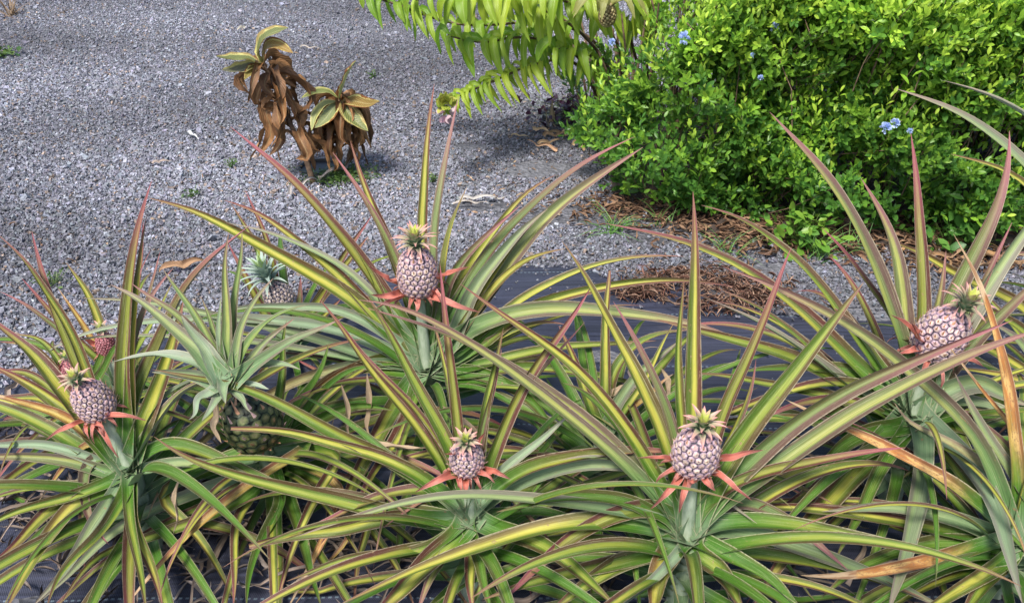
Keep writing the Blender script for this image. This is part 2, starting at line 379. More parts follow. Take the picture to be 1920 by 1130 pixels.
# ------------------------------------------------------------------ pineapple plants
STY = {'y': (.95, .62, 0, 0), 'Y': (1., .35, .12, 0), 'g': (.5, .42, 0, 0), 'G': (.1, .15, 0, 0), 'r': (.6, .95, 0, 0), 'R': (.1, 1., 0, .15),
       's': (.35, .5, 0, .5), 'S': (.1, .6, 0, .8), 'o': (.9, .4, 1., 0), 'O': (.8, .6, .55, 0), 'm': (.75, .8, 0, .22), 't': (.4, .5, .35, .6)}
def put_leaf(parent, Cw, W, sty, prof='strap', **k):
    V, Fc, UV = strap_mesh(Cw, W, prof, **k)
    o = mk('leaf', V, Fc, STRAP, parent, uvs=UV)
    c = [min(1, max(0, a+random.uniform(-.08, .08)*(a > 0))) for a in STY[sty]]; o.color = c; return o
def traced(parent, bpx, Yb, wpx, sty, pts, k=None, cut=1., prof='strap', dY=None, **kw):
    P = [tuple(map(float, p)) for p in pts]
    dist = lambda p: math.hypot(p[0]-bpx[0], p[1]-bpx[1])
    if dist(P[0]) > dist(P[-1]): P = P[::-1]
    if dist(P[0]) > 18: P = [bpx]+P
    C2 = spline(P, 22); n = len(C2); fr = np.linspace(0, 1, n)
    d0 = depth(Yb, .3)
    up = (C2[0][1]-C2[:, 1])*d0/F                          # metres up the picture
    lat = abs(C2[:, 0]-C2[0][0])*d0/F
    ku = random.uniform(.42, .62); kd = random.uniform(.95, 1.3)
    if k is not None: ku = kd = k
    ys = Yb+np.where(up > 0, ku*up, kd*up)-(.06*lat if k is None else 0)
    if dY is not None: ys = Yb+dY*fr
    out = []
    for i in range(n):
        Y = ys[i]; g = ground(C2[i][0], C2[i][1], .035)
        if g.y > 0: Y = min(Y, g.y)
        out.append(at(C2[i][0], C2[i][1], max(Y, .35)))
    C = np.array(out); 
    w1, w2, w3 = random.uniform(0, 6), random.uniform(0, 6), random.uniform(.001, .006)
    C = C+np.stack([np.sin(fr*9+w1), np.sin(fr*7+w2)*.5, np.sin(fr*11+w2)], 1)*w3*fr[:, None]
    for _ in range(3): C[1:-1] = (C[:-2]+2*C[1:-1]+C[2:])/4
    dm = depth(C[n//3][1], C[n//3][2]); W = wpx*dm/F*1.07
    kw.setdefault('roll', random.uniform(-.35, .35)); kw.setdefault('fold', random.uniform(.34, .56)); kw.setdefault('twist', random.uniform(-.5, .5)); kw.setdefault('wave', random.uniform(.03, .12))
    return put_leaf(parent, C, W, sty, prof, cut=cut, **kw)
def filler(parent, base, n, L=(.45, .7), W=(.020, .036), el=(5, 46), stys='gGGyyrg', zlo=.08, zhi=.24, skip=None):
    a0 = random.random()*6
    for i in range(n):
        a = a0+i*2.39996+random.uniform(-.2, .2)
        if skip and skip(a): continue
        f = i/max(1, n-1); z = zlo+(zhi-zlo)*f; e = R(el[0]+(el[1]-el[0])*f+random.uniform(-8, 8)); l = random.uniform(*L)
        p = np.array((base[0]+.015*math.cos(a), base[1]+.015*math.sin(a), z)); C = [p.copy()]; N = 20
        droop = random.uniform(1.0, 1.7)
        for k in range(N):
            ee = e-droop*(k/N)**1.3*R(50); a2 = a+.0*k
            step = np.array((math.cos(a2)*math.cos(ee), math.sin(a2)*math.cos(ee), math.sin(ee)))*l/N
            p = p+step
            if p[2] < .035: p[2] = .035
            C.append(p.copy())
        C = np.array(C); bend = random.uniform(-.06, .06)
        perp = np.array((-math.sin(a), math.cos(a), 0)); C += perp[None]*(np.linspace(0, 1, N+1)**2*bend)[:, None]
        put_leaf(parent, C, random.uniform(*W), random.choice(stys), roll=random.uniform(-.3, .3), fold=random.uniform(.2, .38), twist=random.uniform(-.4, .4), up=(0, -.15, 1))
def axis_frame(A, spin=0):
    A = Vector(A).normalized(); q = Vector((0, 0, 1)).rotation_difference(A); return np.array(q.to_matrix() @ Matrix.Rotation(spin, 3, 'Z'))
def fruit(parent, c, A, rw, rh, kind='young', eyes=None, spiky=.5, crown=None):
    """ovoid body of raised eyes; c centre, A axis"""
    M0 = axis_frame(A, random.random()*6); c = np.array(c)
    per = 18 if kind != 'ripe' else 15
    prof = lambda t: rw*max(0.02, (1-abs(2*t-.93)**2.8))**.5*(1.07-.24*t)         # t 0..1 bottom..top
    # core
    V = []; nr, ns = 14, 20
    for i in range(nr+1):
        t = i/nr; r = prof(t)*.93
        for k in range(ns): V.append((r*math.cos(2*math.pi*k/ns), r*math.sin(2*math.pi*k/ns), (t*2-1)*rh*.97))
    core = np.array(V) @ M0.T+c
    cfc = np.array([[i*ns+k, i*ns+(k+1) % ns, (i+1)*ns+(k+1) % ns, (i+1)*ns+k] for i in range(nr) for k in range(ns)])
    # eye template: 6-sided dome, local z outward, y towards the top
    ring = [(math.cos(a), math.sin(a)) for a in [R(30+60*k) for k in range(6)]]
    ev = [(x, y*1.0, -.25) for x, y in ring]+[(x*.93, y*.93, .10) for x, y in ring]+[(x*.62, y*.62-.02, .34) for x, y in ring]+[(0, .10, .42)]
    ef = [(k, (k+1) % 6, 6+(k+1) % 6, 6+k) for k in range(6)]+[(6+k, 6+(k+1) % 6, 12+(k+1) % 6, 12+k) for k in range(6)]+[(12+k, 12+(k+1) % 6, 18, 18) for k in range(6)]
    ev = np.array(ev)
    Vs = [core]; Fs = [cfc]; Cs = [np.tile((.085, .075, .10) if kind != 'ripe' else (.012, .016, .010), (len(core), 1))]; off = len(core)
    tt = np.linspace(.0, .985, 300); rr_ = np.array([prof(t_) for t_ in tt]); zz = (tt*2-1)*rh
    al = np.concatenate([[0], np.cumsum(np.hypot(np.diff(rr_), np.diff(zz)))]); rows = int(round(al[-1]/(rw*(.26 if kind != 'ripe' else .33)))); hz = al[-1]/rows
    for j in range(rows):
        t = float(np.interp((j+.5)*hz, al, tt)); r = prof(t); m = max(4, int(round(per*r/rw))) if r < rw*.75 else per
        r2, r1 = prof(min(.99, t+.01)), prof(max(0., t-.01)); dr = (r2-r1)/(.04*rh)
        for k in range(m):
            a = 2*math.pi*(k+.5*(j % 2))/m+random.uniform(-.02, .02)
            n = nrm(np.array((math.cos(a), math.sin(a), -dr)))
            up = np.array((0, 0, 1.)); x = nrm(np.cross(up, n)); y = np.cross(n, x)
            sx = math.pi*r/m*(1.06 if kind != 'ripe' else 1.16); sy = hz*.62; sz = min(sx, hz*.55)*(.85 if kind != 'ripe' else .20)*random.uniform(.85, 1.15)
            p = np.array((r*math.cos(a), r*math.sin(a), (t*2-1)*rh))
            loc = (ev+rng.normal(size=ev.shape)*.07)*np.array((sx, sy, sz)); v = loc[:, :1]*x+loc[:, 1:2]*y+loc[:, 2:]*n+p
            if kind == 'young':
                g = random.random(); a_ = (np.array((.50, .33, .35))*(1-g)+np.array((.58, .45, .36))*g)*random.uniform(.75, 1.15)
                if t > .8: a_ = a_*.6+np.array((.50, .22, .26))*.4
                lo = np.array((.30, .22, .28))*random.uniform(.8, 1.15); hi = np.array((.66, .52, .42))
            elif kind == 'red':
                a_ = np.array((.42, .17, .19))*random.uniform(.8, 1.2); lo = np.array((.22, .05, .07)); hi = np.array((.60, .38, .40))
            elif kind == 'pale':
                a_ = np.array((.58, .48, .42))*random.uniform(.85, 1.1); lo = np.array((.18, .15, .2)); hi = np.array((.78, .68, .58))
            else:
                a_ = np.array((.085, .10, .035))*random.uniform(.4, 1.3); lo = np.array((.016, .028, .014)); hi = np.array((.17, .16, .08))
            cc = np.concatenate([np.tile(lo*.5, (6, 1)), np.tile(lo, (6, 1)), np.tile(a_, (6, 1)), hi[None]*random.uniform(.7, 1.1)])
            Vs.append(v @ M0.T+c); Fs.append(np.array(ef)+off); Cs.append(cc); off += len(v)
            # withered bract spike at each eye
            if random.random() < (.95 if kind != 'ripe' else .5):
                L = sx*(1.0+spiky*1.6*random.random()+(1.6 if t > .86 else 0)); q = p+n*sz*.30-y*sy*.25
                dirn = nrm(n*.55+y*.85+x*random.uniform(-.25, .25)); tipp = q+dirn*L; b = x*sx*.30
                v = np.array([q-b, q+b, q-y*sy*.2+n*sz*.05, tipp]); col = (.42, .22, .13) if random.random() < .6 else (.56, .36, .34)
                if kind == 'red': col = (.55, .16, .16)
                if t > .86 and kind != 'ripe': col = (.52, .27, .25)
                Vs.append(v @ M0.T+c); Fs.append(np.array([(0, 1, 3, 3), (1, 2, 3, 3), (2, 0, 3, 3)])+off); Cs.append(np.tile(col, (4, 1))); off += 4
    Vv = np.concatenate(Vs); Fq = np.concatenate(Fs)
    fl = [tuple(f[:3]) if f[2] == f[3] else tuple(f) for f in Fq.tolist()]
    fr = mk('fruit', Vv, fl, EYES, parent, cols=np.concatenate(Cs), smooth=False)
    return fr, M0, c
def fruit_crown(parent, base, A, n, L, W, cols, spread=1.25, name='crown'):
    M0 = axis_frame(A, random.random()*6); base = np.array(base); Vs = []; Fs = []; Cs = []; off = 0
    c0, c1, c2 = [np.array(x) for x in cols]             # base, tip, heart
    for i in range(n):
        f = i/(n-1); a = i*2.39996; th = spread*(1-f)**.8+.06; l = L*(.62+.5*math.sin(math.pi*min(1, f*1.0+.15)))*random.uniform(.85, 1.15)
        p = np.array((0, 0, L*.75*f))+np.array((math.cos(a), math.sin(a), 0))*W*.35; C = []
        for k in range(8):
            s_ = k/7; t = th*(.45+.75*s_)
            C.append(p+np.array((math.cos(a)*math.sin(t), math.sin(a)*math.sin(t), math.cos(t)))*l*s_)
        C = np.array(C); T = nrm(np.gradient(C, axis=0)); side = np.array((-math.sin(a), math.cos(a), 0))
        v = []; cc = []
        for k in range(8):
            s_ = k/7; wd = W*.5*(1-s_)**.8*(1+.15*math.sin(s_*3)); N = np.cross(T[k], side)
            for u in (-1, -.5, 0, .5, 1):
                v.append(C[k]+side*u*wd-N*abs(u)**1.5*wd*.45*(-1)); g = c0*(1-s_**1.3)+c1*s_**1.3
                h = max(0, f-.72)/.28; g = g*(1-h)+c2*h; cc.append(g*(1+.25*abs(u)))
        v = np.array(v) @ M0.T+base
        Vs.append(v); Cs.append(np.array(cc)); Fs.append(np.array([[i_*5+j, i_*5+j+1, (i_+1)*5+j+1, (i_+1)*5+j] for i_ in range(7) for j in range(4)])+off); off += len(v)
    return mk(name, np.concatenate(Vs), np.concatenate(Fs), CROWNM, parent, cols=np.clip(np.concatenate(Cs), 0, .9))
PINK = ((.22, .36, .20), (.56, .22, .22), (.55, .60, .13))
SILV = ((.24, .33, .27), (.36, .42, .36), (.30, .42, .12))
def bracts(parent, c, Mf, rh, rw, specs, Yf):
    if specs:                                             # short overlapping bracts all round the base
        A = np.array(Mf)[:, 2]; cb = np.array(c)-A*rh*.86
        for i in range(11):
            a = i*2.4; o_ = np.array(Mf) @ np.array((math.cos(a), math.sin(a), 0)); l = rw*random.uniform(.7, 1.25)
            C = spline([cb+o_*rw*.25, cb+o_*(rw*.45+l*.4)+A*.004, cb+o_*(rw*.5+l*.85)-A*l*.12, cb+o_*(rw*.5+l)-A*l*.45], 8)
            V, Fc, UV = strap_mesh(C, rw*.42, 'spike', fold=.4, cols=5, wave=.15, up=tuple(A+o_*.3)); o = mk('bract', V, Fc, BRACT, parent, uvs=UV); g = random.random()
            o.color = (.50+.15*g, .16+.08*g, .12+.07*g, 1)
    """coral bracts: specs = (width px, [px points from fruit base]) """
    for wpx, pts in specs:
        P = spline(pts, 14); d0 = depth(Yf, .4); C = []
        for i, p in enumerate(P): 
            f = i/(len(P)-1); C.append(at(p[0], p[1], Yf-rw*.75*min(1, f*3)+(p[1] < pts[0][1])*.02-.03*f))
        C = np.array(C); V, Fc, UV = strap_mesh(C, wpx*1.35*d0/F, 'spike', roll=random.uniform(-.4, .4), fold=.45, twist=random.uniform(-.9, .9), cols=5, wave=.15)
        o = mk('bract', V, Fc, BRACT, parent, uvs=UV); g = random.random()
        o.color = (.58+.1*g, .17+.05*g, .12+.05*g, 1)
def plant(name_label, bpx, Yb, leaves, fill=18, fr=None, kfill={}):
    b = at(bpx[0], bpx[1], Yb); root = thing('pineapple_plant', (b.x, Yb, .012), name_label, 'pineapple plant', 'pineapple plants on the black fabric')
    zc = max(.12, b.z)
    V, Fc = tube([(b.x, Yb, .012), (b.x, Yb, zc*.6), (b.x, Yb, zc)], .030, .022, 10); mk('stalk', V, Fc, STALK, root)
    for L in leaves:
        wpx, sty, pts = L[:3]; kw = L[3] if len(L) > 3 else {}
        traced(root, bpx, Yb, wpx, sty, pts, **kw)
    if fill: filler(root, (b.x, Yb), int(fill*1.3), zlo=min(.07, zc*.3), zhi=zc*.85, **kfill)
    if fr:
        (fx, fy), wf, hf, tilt, kind = fr['c'], fr['w'], fr['h'], fr.get('tilt', (0, 0)), fr.get('kind', 'young')
        Yf = Yb+fr.get('dy', .03); c = at(fx, fy, Yf); d0 = depth(Yf, c.z)
        rw = wf*d0/F/2*.91; rh = hf*d0/F/2*.97*1.06; A = Vector((tilt[0], -.12+tilt[1], 1)).normalized()
        f, M0, cc = fruit(root, c, A, rw, rh, kind, spiky=fr.get('spiky', .5))
        bot = c-A*rh*.9
        V, Fc = tube([(b.x, Yb, zc*.9), ((b.x*.4+bot.x*.6), (Yb*.4+bot.y*.6), zc*.4+bot.z*.6), tuple(bot)], .016, .012, 10); mk('stem', V, Fc, STALK, root)
        if fr.get('crown'):
            n, Lc, Wc, cols = fr['crown'][:4]; fruit_crown(f, c+A*rh*.93, A, n, Lc, Wc, cols)
        bracts(root, c, M0, rh, rw, fr.get('bracts', []), Yf)
    return root
B1, B2, B3, B4, B5, B6 = (243, 878), (884, 968), (1288, 1008), (1712, 775), (800, 690), (500, 850)
B7, B8, B9, B10, B11, B12, B13 = (225, 715), (545, 640), (140, 770), (1895, 1015), (2030, 790), (2120, 620), (1130, 830)
plant('front left pineapple plant with small lilac fruit leaning left over coral bracts', B1, 1.50, [
 (26, 'r', [(57, 432), (92, 542), (127, 641), (165, 730), (212, 840)]), (24, 'y', [(-5, 438), (53, 492), (88, 549), (120, 598), (152, 669), (210, 830)]),
 (42, 'y', [(-35, 585), (53, 655), (98, 712), (150, 775), (215, 850)]), (34, 'y', [(-30, 678), (45, 716), (116, 763), (165, 805), (220, 860)]),
 (26, 'O', [(-30, 738), (71, 762), (130, 790), (205, 843)]), (32, 'r', [(282, 335), (262, 440), (240, 560), (230, 680), (238, 800)]),
 (26, 'y', [(277, 400), (262, 506), (250, 620), (248, 740), (246, 840)]), (14, 'R', [(283, 469), (262, 506), (248, 560), (242, 700)]),
 (36, 'r', [(467, 418), (407, 478), (354, 542), (315, 612), (280, 690), (252, 780), (245, 850)]), (38, 'y', [(345, 560), (325, 640), (300, 720), (270, 800), (250, 860)]),
 (22, 'R', [(322, 499), (283, 556), (252, 640), (219, 754), (220, 820), (235, 860)]),
 (26, 'R', [(244, 872), (212, 852), (177, 862), (157, 889), (160, 942), (177, 985), (205, 1020)], {'k': .9, 'roll': .1}),
 (34, 'g', [(262, 872), (310, 838), (380, 850), (450, 880), (560, 925)]), (24, 'S', [(230, 886), (142, 847), (71, 834), (0, 833), (-70, 836)]),
 (26, 'm', [(230, 893), (142, 868), (71, 857), (0, 856), (-80, 862)]), (24, 'g', [(230, 890), (149, 912), (71, 914), (0, 932), (-60, 960)]),
 (24, 'g', [(230, 895), (149, 925), (71, 946), (0, 971), (-60, 1000)]), (34, 'y', [(237, 893), (149, 928), (88, 962), (20, 1030), (-20, 1060)]),
 (36, 'Y', [(237, 900), (149, 940), (88, 1010), (35, 1100), (10, 1145)]), (28, 'y', [(248, 918), (251, 978), (276, 1049), (308, 1135)]),
 (28, 's', [(262, 890), (340, 870), (430, 880), (500, 905)]), (26, 's', [(230, 900), (190, 960), (140, 1040), (60, 1140)]),
 (30, 'g', [(250, 900), (200, 990), (120, 1070), (85, 1140)]), (30, 'm', [(300, 790), (340, 740), (385, 715), (430, 700)]),
 (24, 's', [(250, 860), (280, 780), (330, 730), (390, 700)]), (22, 'g', [(240, 900), (245, 980), (262, 1060), (275, 1150)]),
 (22, 'O', [(245, 880), (180, 830), (120, 880), (70, 940)], {'k': .6}),
 ], 20, dict(c=(172, 748), w=78, h=86, tilt=(-.22, -.1), crown=(24, .034, .014, PINK), spiky=.9,
   bracts=[(13, [(165, 790), (140, 797), (110, 808), (85, 825)]), (14, [(175, 790), (200, 780), (240, 780), (275, 788)]), (12, [(180, 790), (195, 810), (210, 838), (222, 858)]), (9, [(165, 792), (163, 806), (168, 822)]), (9, [(172, 793), (190, 796), (198, 810)])]))
plant('front centre pineapple plant with the smallest round pink fruit', B2, 1.36, [
 (26, 'r', [(824, 495), (838, 612), (850, 718), (860, 800), (872, 900)]), (28, 'r', [(1111, 533), (1047, 626), (994, 704), (950, 790), (914, 880), (892, 950)]),
 (16, 'R', [(1093, 602), (1029, 680), (976, 754), (935, 820), (900, 920)]), (30, 'y', [(600, 563), (675, 669), (729, 736), (782, 800), (835, 885), (870, 950)]),
 (18, 'r', [(630, 600), (700, 685), (782, 772), (830, 850), (870, 940)]), (30, 'g', [(690, 556), (735, 640), (780, 722), (815, 780), (850, 850), (878, 940)]),
 (26, 'g', [(944, 612), (930, 690), (912, 754), (900, 830), (888, 930)]), (18, 'R', [(941, 655), (925, 730), (905, 800), (890, 900)]),
 (28, 'y', [(432, 802), (531, 808), (640, 836), (720, 858), (799, 900), (867, 957)], {'cut': .9}),
 (30, 'g', [(283, 694), (404, 712), (478, 733), (602, 801), (640, 822), (730, 860), (867, 950)]),
 (28, 'r', [(560, 1000), (640, 963), (711, 932), (782, 919), (838, 928), (875, 960)]), (32, 'y', [(471, 1022), (566, 1000), (640, 990), (746, 968), (867, 975)], {'cut': .88}),
 (30, 'y', [(884, 970), (884, 1013), (884, 1084), (884, 1150)], {'roll': 0, 'k': .9}), (18, 'R', [(895, 945), (905, 916), (928, 912), (966, 942), (1005, 985), (1033, 1017)], {'k': .8}),
 (40, 'g', [(923, 992), (994, 1013), (1065, 1056), (1160, 1140)]), (48, 'y', [(867, 1000), (799, 1055), (728, 1130), (690, 1170)]),
 (34, 'g', [(290, 818), (319, 842), (372, 868), (460, 896), (630, 935), (760, 968), (867, 980)]),
 (34, 'r', [(893, 955), (937, 915), (994, 880), (1100, 855), (1190, 847), (1270, 848)], {'cut': .94}), (26, 's', [(893, 960), (941, 925), (1012, 893), (1120, 870), (1277, 893), (1350, 930), (1422, 980)]),
 (34, 'g', [(867, 985), (800, 965), (700, 965), (600, 985), (520, 1015)]), (30, 'G', [(880, 990), (905, 1060), (918, 1150)]),
 (26, 'g', [(870, 980), (800, 1030), (640, 1050), (540, 1090)]), (22, 'S', [(890, 960), (930, 900), (980, 850), (1075, 775)]),
 (26, 'G', [(893, 975), (980, 960), (1080, 975), (1160, 1010)]), (24, 'm', [(870, 985), (820, 1060), (780, 1150)]),
 ], 20, dict(c=(875, 856), w=72, h=76, tilt=(0, -.2), crown=(24, .030, .013, PINK), spiky=1.,
   bracts=[(15, [(850, 890), (825, 898), (800, 910), (778, 922)]), (15, [(898, 885), (920, 882), (940, 888), (958, 898)]), (15, [(872, 895), (873, 910), (875, 930)]), (11, [(860, 893), (862, 908), (866, 925)]), (10, [(893, 885), (915, 890), (928, 905)]), (9, [(855, 852), (840, 852), (832, 850)]), (10, [(895, 835), (902, 822), (910, 810)])]))
plant('front right pineapple plant with blue-grey fruit and tall upright purple-tipped leaf', B3, 1.30, [
 (30, 'm', [(672, 563), (728, 566), (782, 588), (852, 625), (950, 690), (1090, 800), (1200, 900), (1262, 970)]),
 (30, 'm', [(693, 577), (817, 619), (959, 694), (1100, 789), (1190, 880), (1255, 960)]), (30, 'y', [(867, 535), (959, 598), (1065, 680), (1171, 796), (1230, 890), (1270, 970)]),
 (40, 'Y', [(1051, 453), (1100, 524), (1164, 648), (1225, 780), (1262, 880), (1282, 960)]), (24, 'R', [(1150, 566), (1189, 630), (1224, 701), (1259, 796), (1280, 900)]),
 (38, 'y', [(1298, 358), (1301, 450), (1301, 600), (1298, 760), (1292, 900)], {'roll': 0}), (30, 'r', [(1488, 462), (1450, 560), (1405, 660), (1358, 770), (1318, 900)]),
 (46, 'g', [(1620, 528), (1545, 620), (1470, 720), (1400, 810), (1330, 920)]), (40, 'R', [(1896, 600), (1740, 664), (1599, 725), (1478, 800), (1380, 890), (1310, 960)]),
 (40, 'm', [(1965, 612), (1840, 655), (1700, 722), (1600, 775), (1500, 845), (1390, 920), (1315, 970)]), (26, 'r', [(1698, 838), (1599, 852), (1457, 880), (1361, 915), (1310, 960)]),
 (20, 's', [(1045, 861), (1130, 858), (1195, 872), (1240, 915), (1275, 975)]), (36, 'r', [(1275, 985), (1224, 950), (1136, 974), (1029, 1038), (948, 1128)]),
 (44, 'Y', [(1262, 1005), (1180, 985), (1100, 982), (994, 998), (888, 1033), (782, 1070), (640, 1130)]), (52, 'Y', [(1280, 1010), (1256, 1040), (1238, 1084), (1215, 1160)]),
 (44, 'g', [(1250, 1024), (1171, 1049), (1100, 1095), (1030, 1145)]), (34, 's', [(1280, 1010), (1333, 992), (1404, 997), (1492, 1024), (1599, 1066), (1705, 1105), (1800, 1150)], {'k': .6}),
 (38, 'g', [(1290, 1002), (1368, 982), (1492, 990), (1599, 1010), (1740, 1041), (1890, 1086)], {'k': .6}), (28, 'R', [(1310, 985), (1354, 950), (1404, 942), (1475, 974), (1545, 1027), (1592, 1066)], {'k': .8}),
 (46, 'g', [(1301, 1038), (1351, 1077), (1400, 1150)]), (42, 'G', [(1330, 1030), (1421, 1077), (1520, 1160)]), (34, 'g', [(1340, 1030), (1457, 1048), (1599, 1075), (1740, 1125)], {'k': .6}),
 (28, 's', [(552, 1006), (640, 976), (746, 946), (852, 930), (923, 930), (1029, 940), (1136, 955), (1240, 978)]),
 (34, 'g', [(905, 1123), (994, 1091), (1136, 1059), (1242, 1032)]), (24, 'y', [(1420, 670), (1400, 740), (1360, 840), (1310, 950)]),
 (26, 'g', [(1280, 520), (1272, 650), (1275, 780), (1285, 900)]), (22, 'y', [(1420, 780), (1370, 860), (1310, 960)]), (30, 'G', [(1260, 990), (1180, 940), (1060, 930), (930, 960)]),
 (24, 'S', [(1280, 1030), (1230, 1080), (1150, 1150)]), (26, 'g', [(1312, 985), (1400, 900), (1500, 850), (1600, 800)]),
 ], 24, dict(c=(1306, 843), w=98, h=104, tilt=(.03, -.06), crown=(30, .038, .016, PINK), spiky=.35,
   bracts=[(15, [(1340, 865), (1370, 858), (1400, 848), (1432, 843)]), (18, [(1325, 890), (1350, 895), (1380, 918), (1410, 938)]), (14, [(1312, 892), (1325, 905), (1342, 920)]), (15, [(1275, 888), (1262, 908), (1240, 932), (1218, 955)]), (13, [(1268, 866), (1245, 860), (1195, 858)]), (15, [(1295, 895), (1284, 915), (1276, 945), (1273, 962)]), (10, [(1290, 895), (1300, 905), (1310, 898)])]))
plant('tall right-hand pineapple plant whose mauve fruit has a yellow and pink crown', B4, 1.68, [
 (42, 'm', [(1446, 210), (1528, 301), (1588, 400), (1650, 530), (1688, 640), (1705, 730)], {'dY': .25}), (38, 'm', [(1620, 335), (1655, 400), (1680, 500), (1698, 612), (1706, 720)]),
 (30, 'r', [(1706, 251), (1721, 340), (1727, 471), (1730, 605), (1720, 720)]), (22, 'r', [(1540, 425), (1620, 524), (1676, 600), (1703, 690)]), (20, 'S', [(1634, 455), (1662, 524), (1690, 640)]),
 (32, 'g', [(1312, 386), (1386, 407), (1475, 471), (1528, 527), (1580, 600), (1650, 700)]), (34, 'y', [(1132, 421), (1280, 452), (1386, 500), (1457, 552), (1528, 610), (1599, 680), (1680, 760)]),
 (22, 'g', [(1344, 542), (1422, 577), (1492, 627), (1581, 712), (1690, 780)]), (24, 's', [(1315, 556), (1422, 605), (1528, 676), (1610, 735), (1690, 785)]),
 (34, 'g', [(1230, 598), (1300, 615), (1386, 641), (1492, 673), (1590, 725), (1690, 785)]), (26, 'g', [(1290, 700), (1400, 712), (1540, 740), (1690, 790)]),
 (26, 'y', [(1255, 838), (1340, 790), (1440, 748), (1540, 722), (1640, 730), (1700, 770)]), (48, 'y', [(1680, 800), (1634, 850), (1581, 905), (1528, 965), (1475, 1030), (1415, 1140)]),
 (42, 's', [(1722, 800), (1728, 860), (1722, 920), (1708, 985), (1690, 1060), (1665, 1150)]), (42, 'S', [(1730, 790), (1786, 838), (1846, 914), (1882, 995), (1914, 1130)]),
 (40, 'R', [(1896, 244), (1889, 308), (1864, 392), (1815, 500), (1762, 620), (1725, 730)]), (22, 'R', [(1898, 416), (1856, 500), (1815, 590), (1740, 700)]), (44, 's', [(1990, 335), (1920, 432), (1870, 505), (1815, 590), (1740, 715)]),
 (30, 'R', [(1990, 480), (1920, 548), (1846, 620), (1750, 730)]), (46, 's', [(1725, 770), (1780, 728), (1850, 722), (1930, 765)], {'k': .3}), (40, 's', [(1725, 780), (1790, 757), (1880, 780), (1960, 840)]),
 (36, 'G', [(1700, 790), (1640, 760), (1580, 770), (1500, 800)]), (40, 'G', [(1720, 790), (1800, 800), (1900, 850)]), (36, 'G', [(1700, 800), (1620, 810), (1560, 850), (1500, 930)]),
 (26, 'm', [(1775, 470), (1760, 560), (1740, 650), (1725, 730)]), (30, 'G', [(1705, 800), (1650, 880), (1610, 960), (1570, 1050)]), (30, 'G', [(1700, 780), (1600, 700), (1480, 690), (1380, 700)]),
 (34, 'g', [(1700, 780), (1660, 700), (1600, 620), (1540, 560)]),
 ], 24, dict(c=(1768, 624), w=104, h=112, tilt=(.28, -.05), crown=(32, .052, .019, PINK), spiky=.6,
   bracts=[(22, [(1725, 645), (1718, 625), (1708, 605)]), (14, [(1725, 655), (1705, 660), (1680, 665)]), (16, [(1795, 668), (1820, 675), (1845, 688)]), (16, [(1722, 640), (1700, 610), (1670, 590)])]))
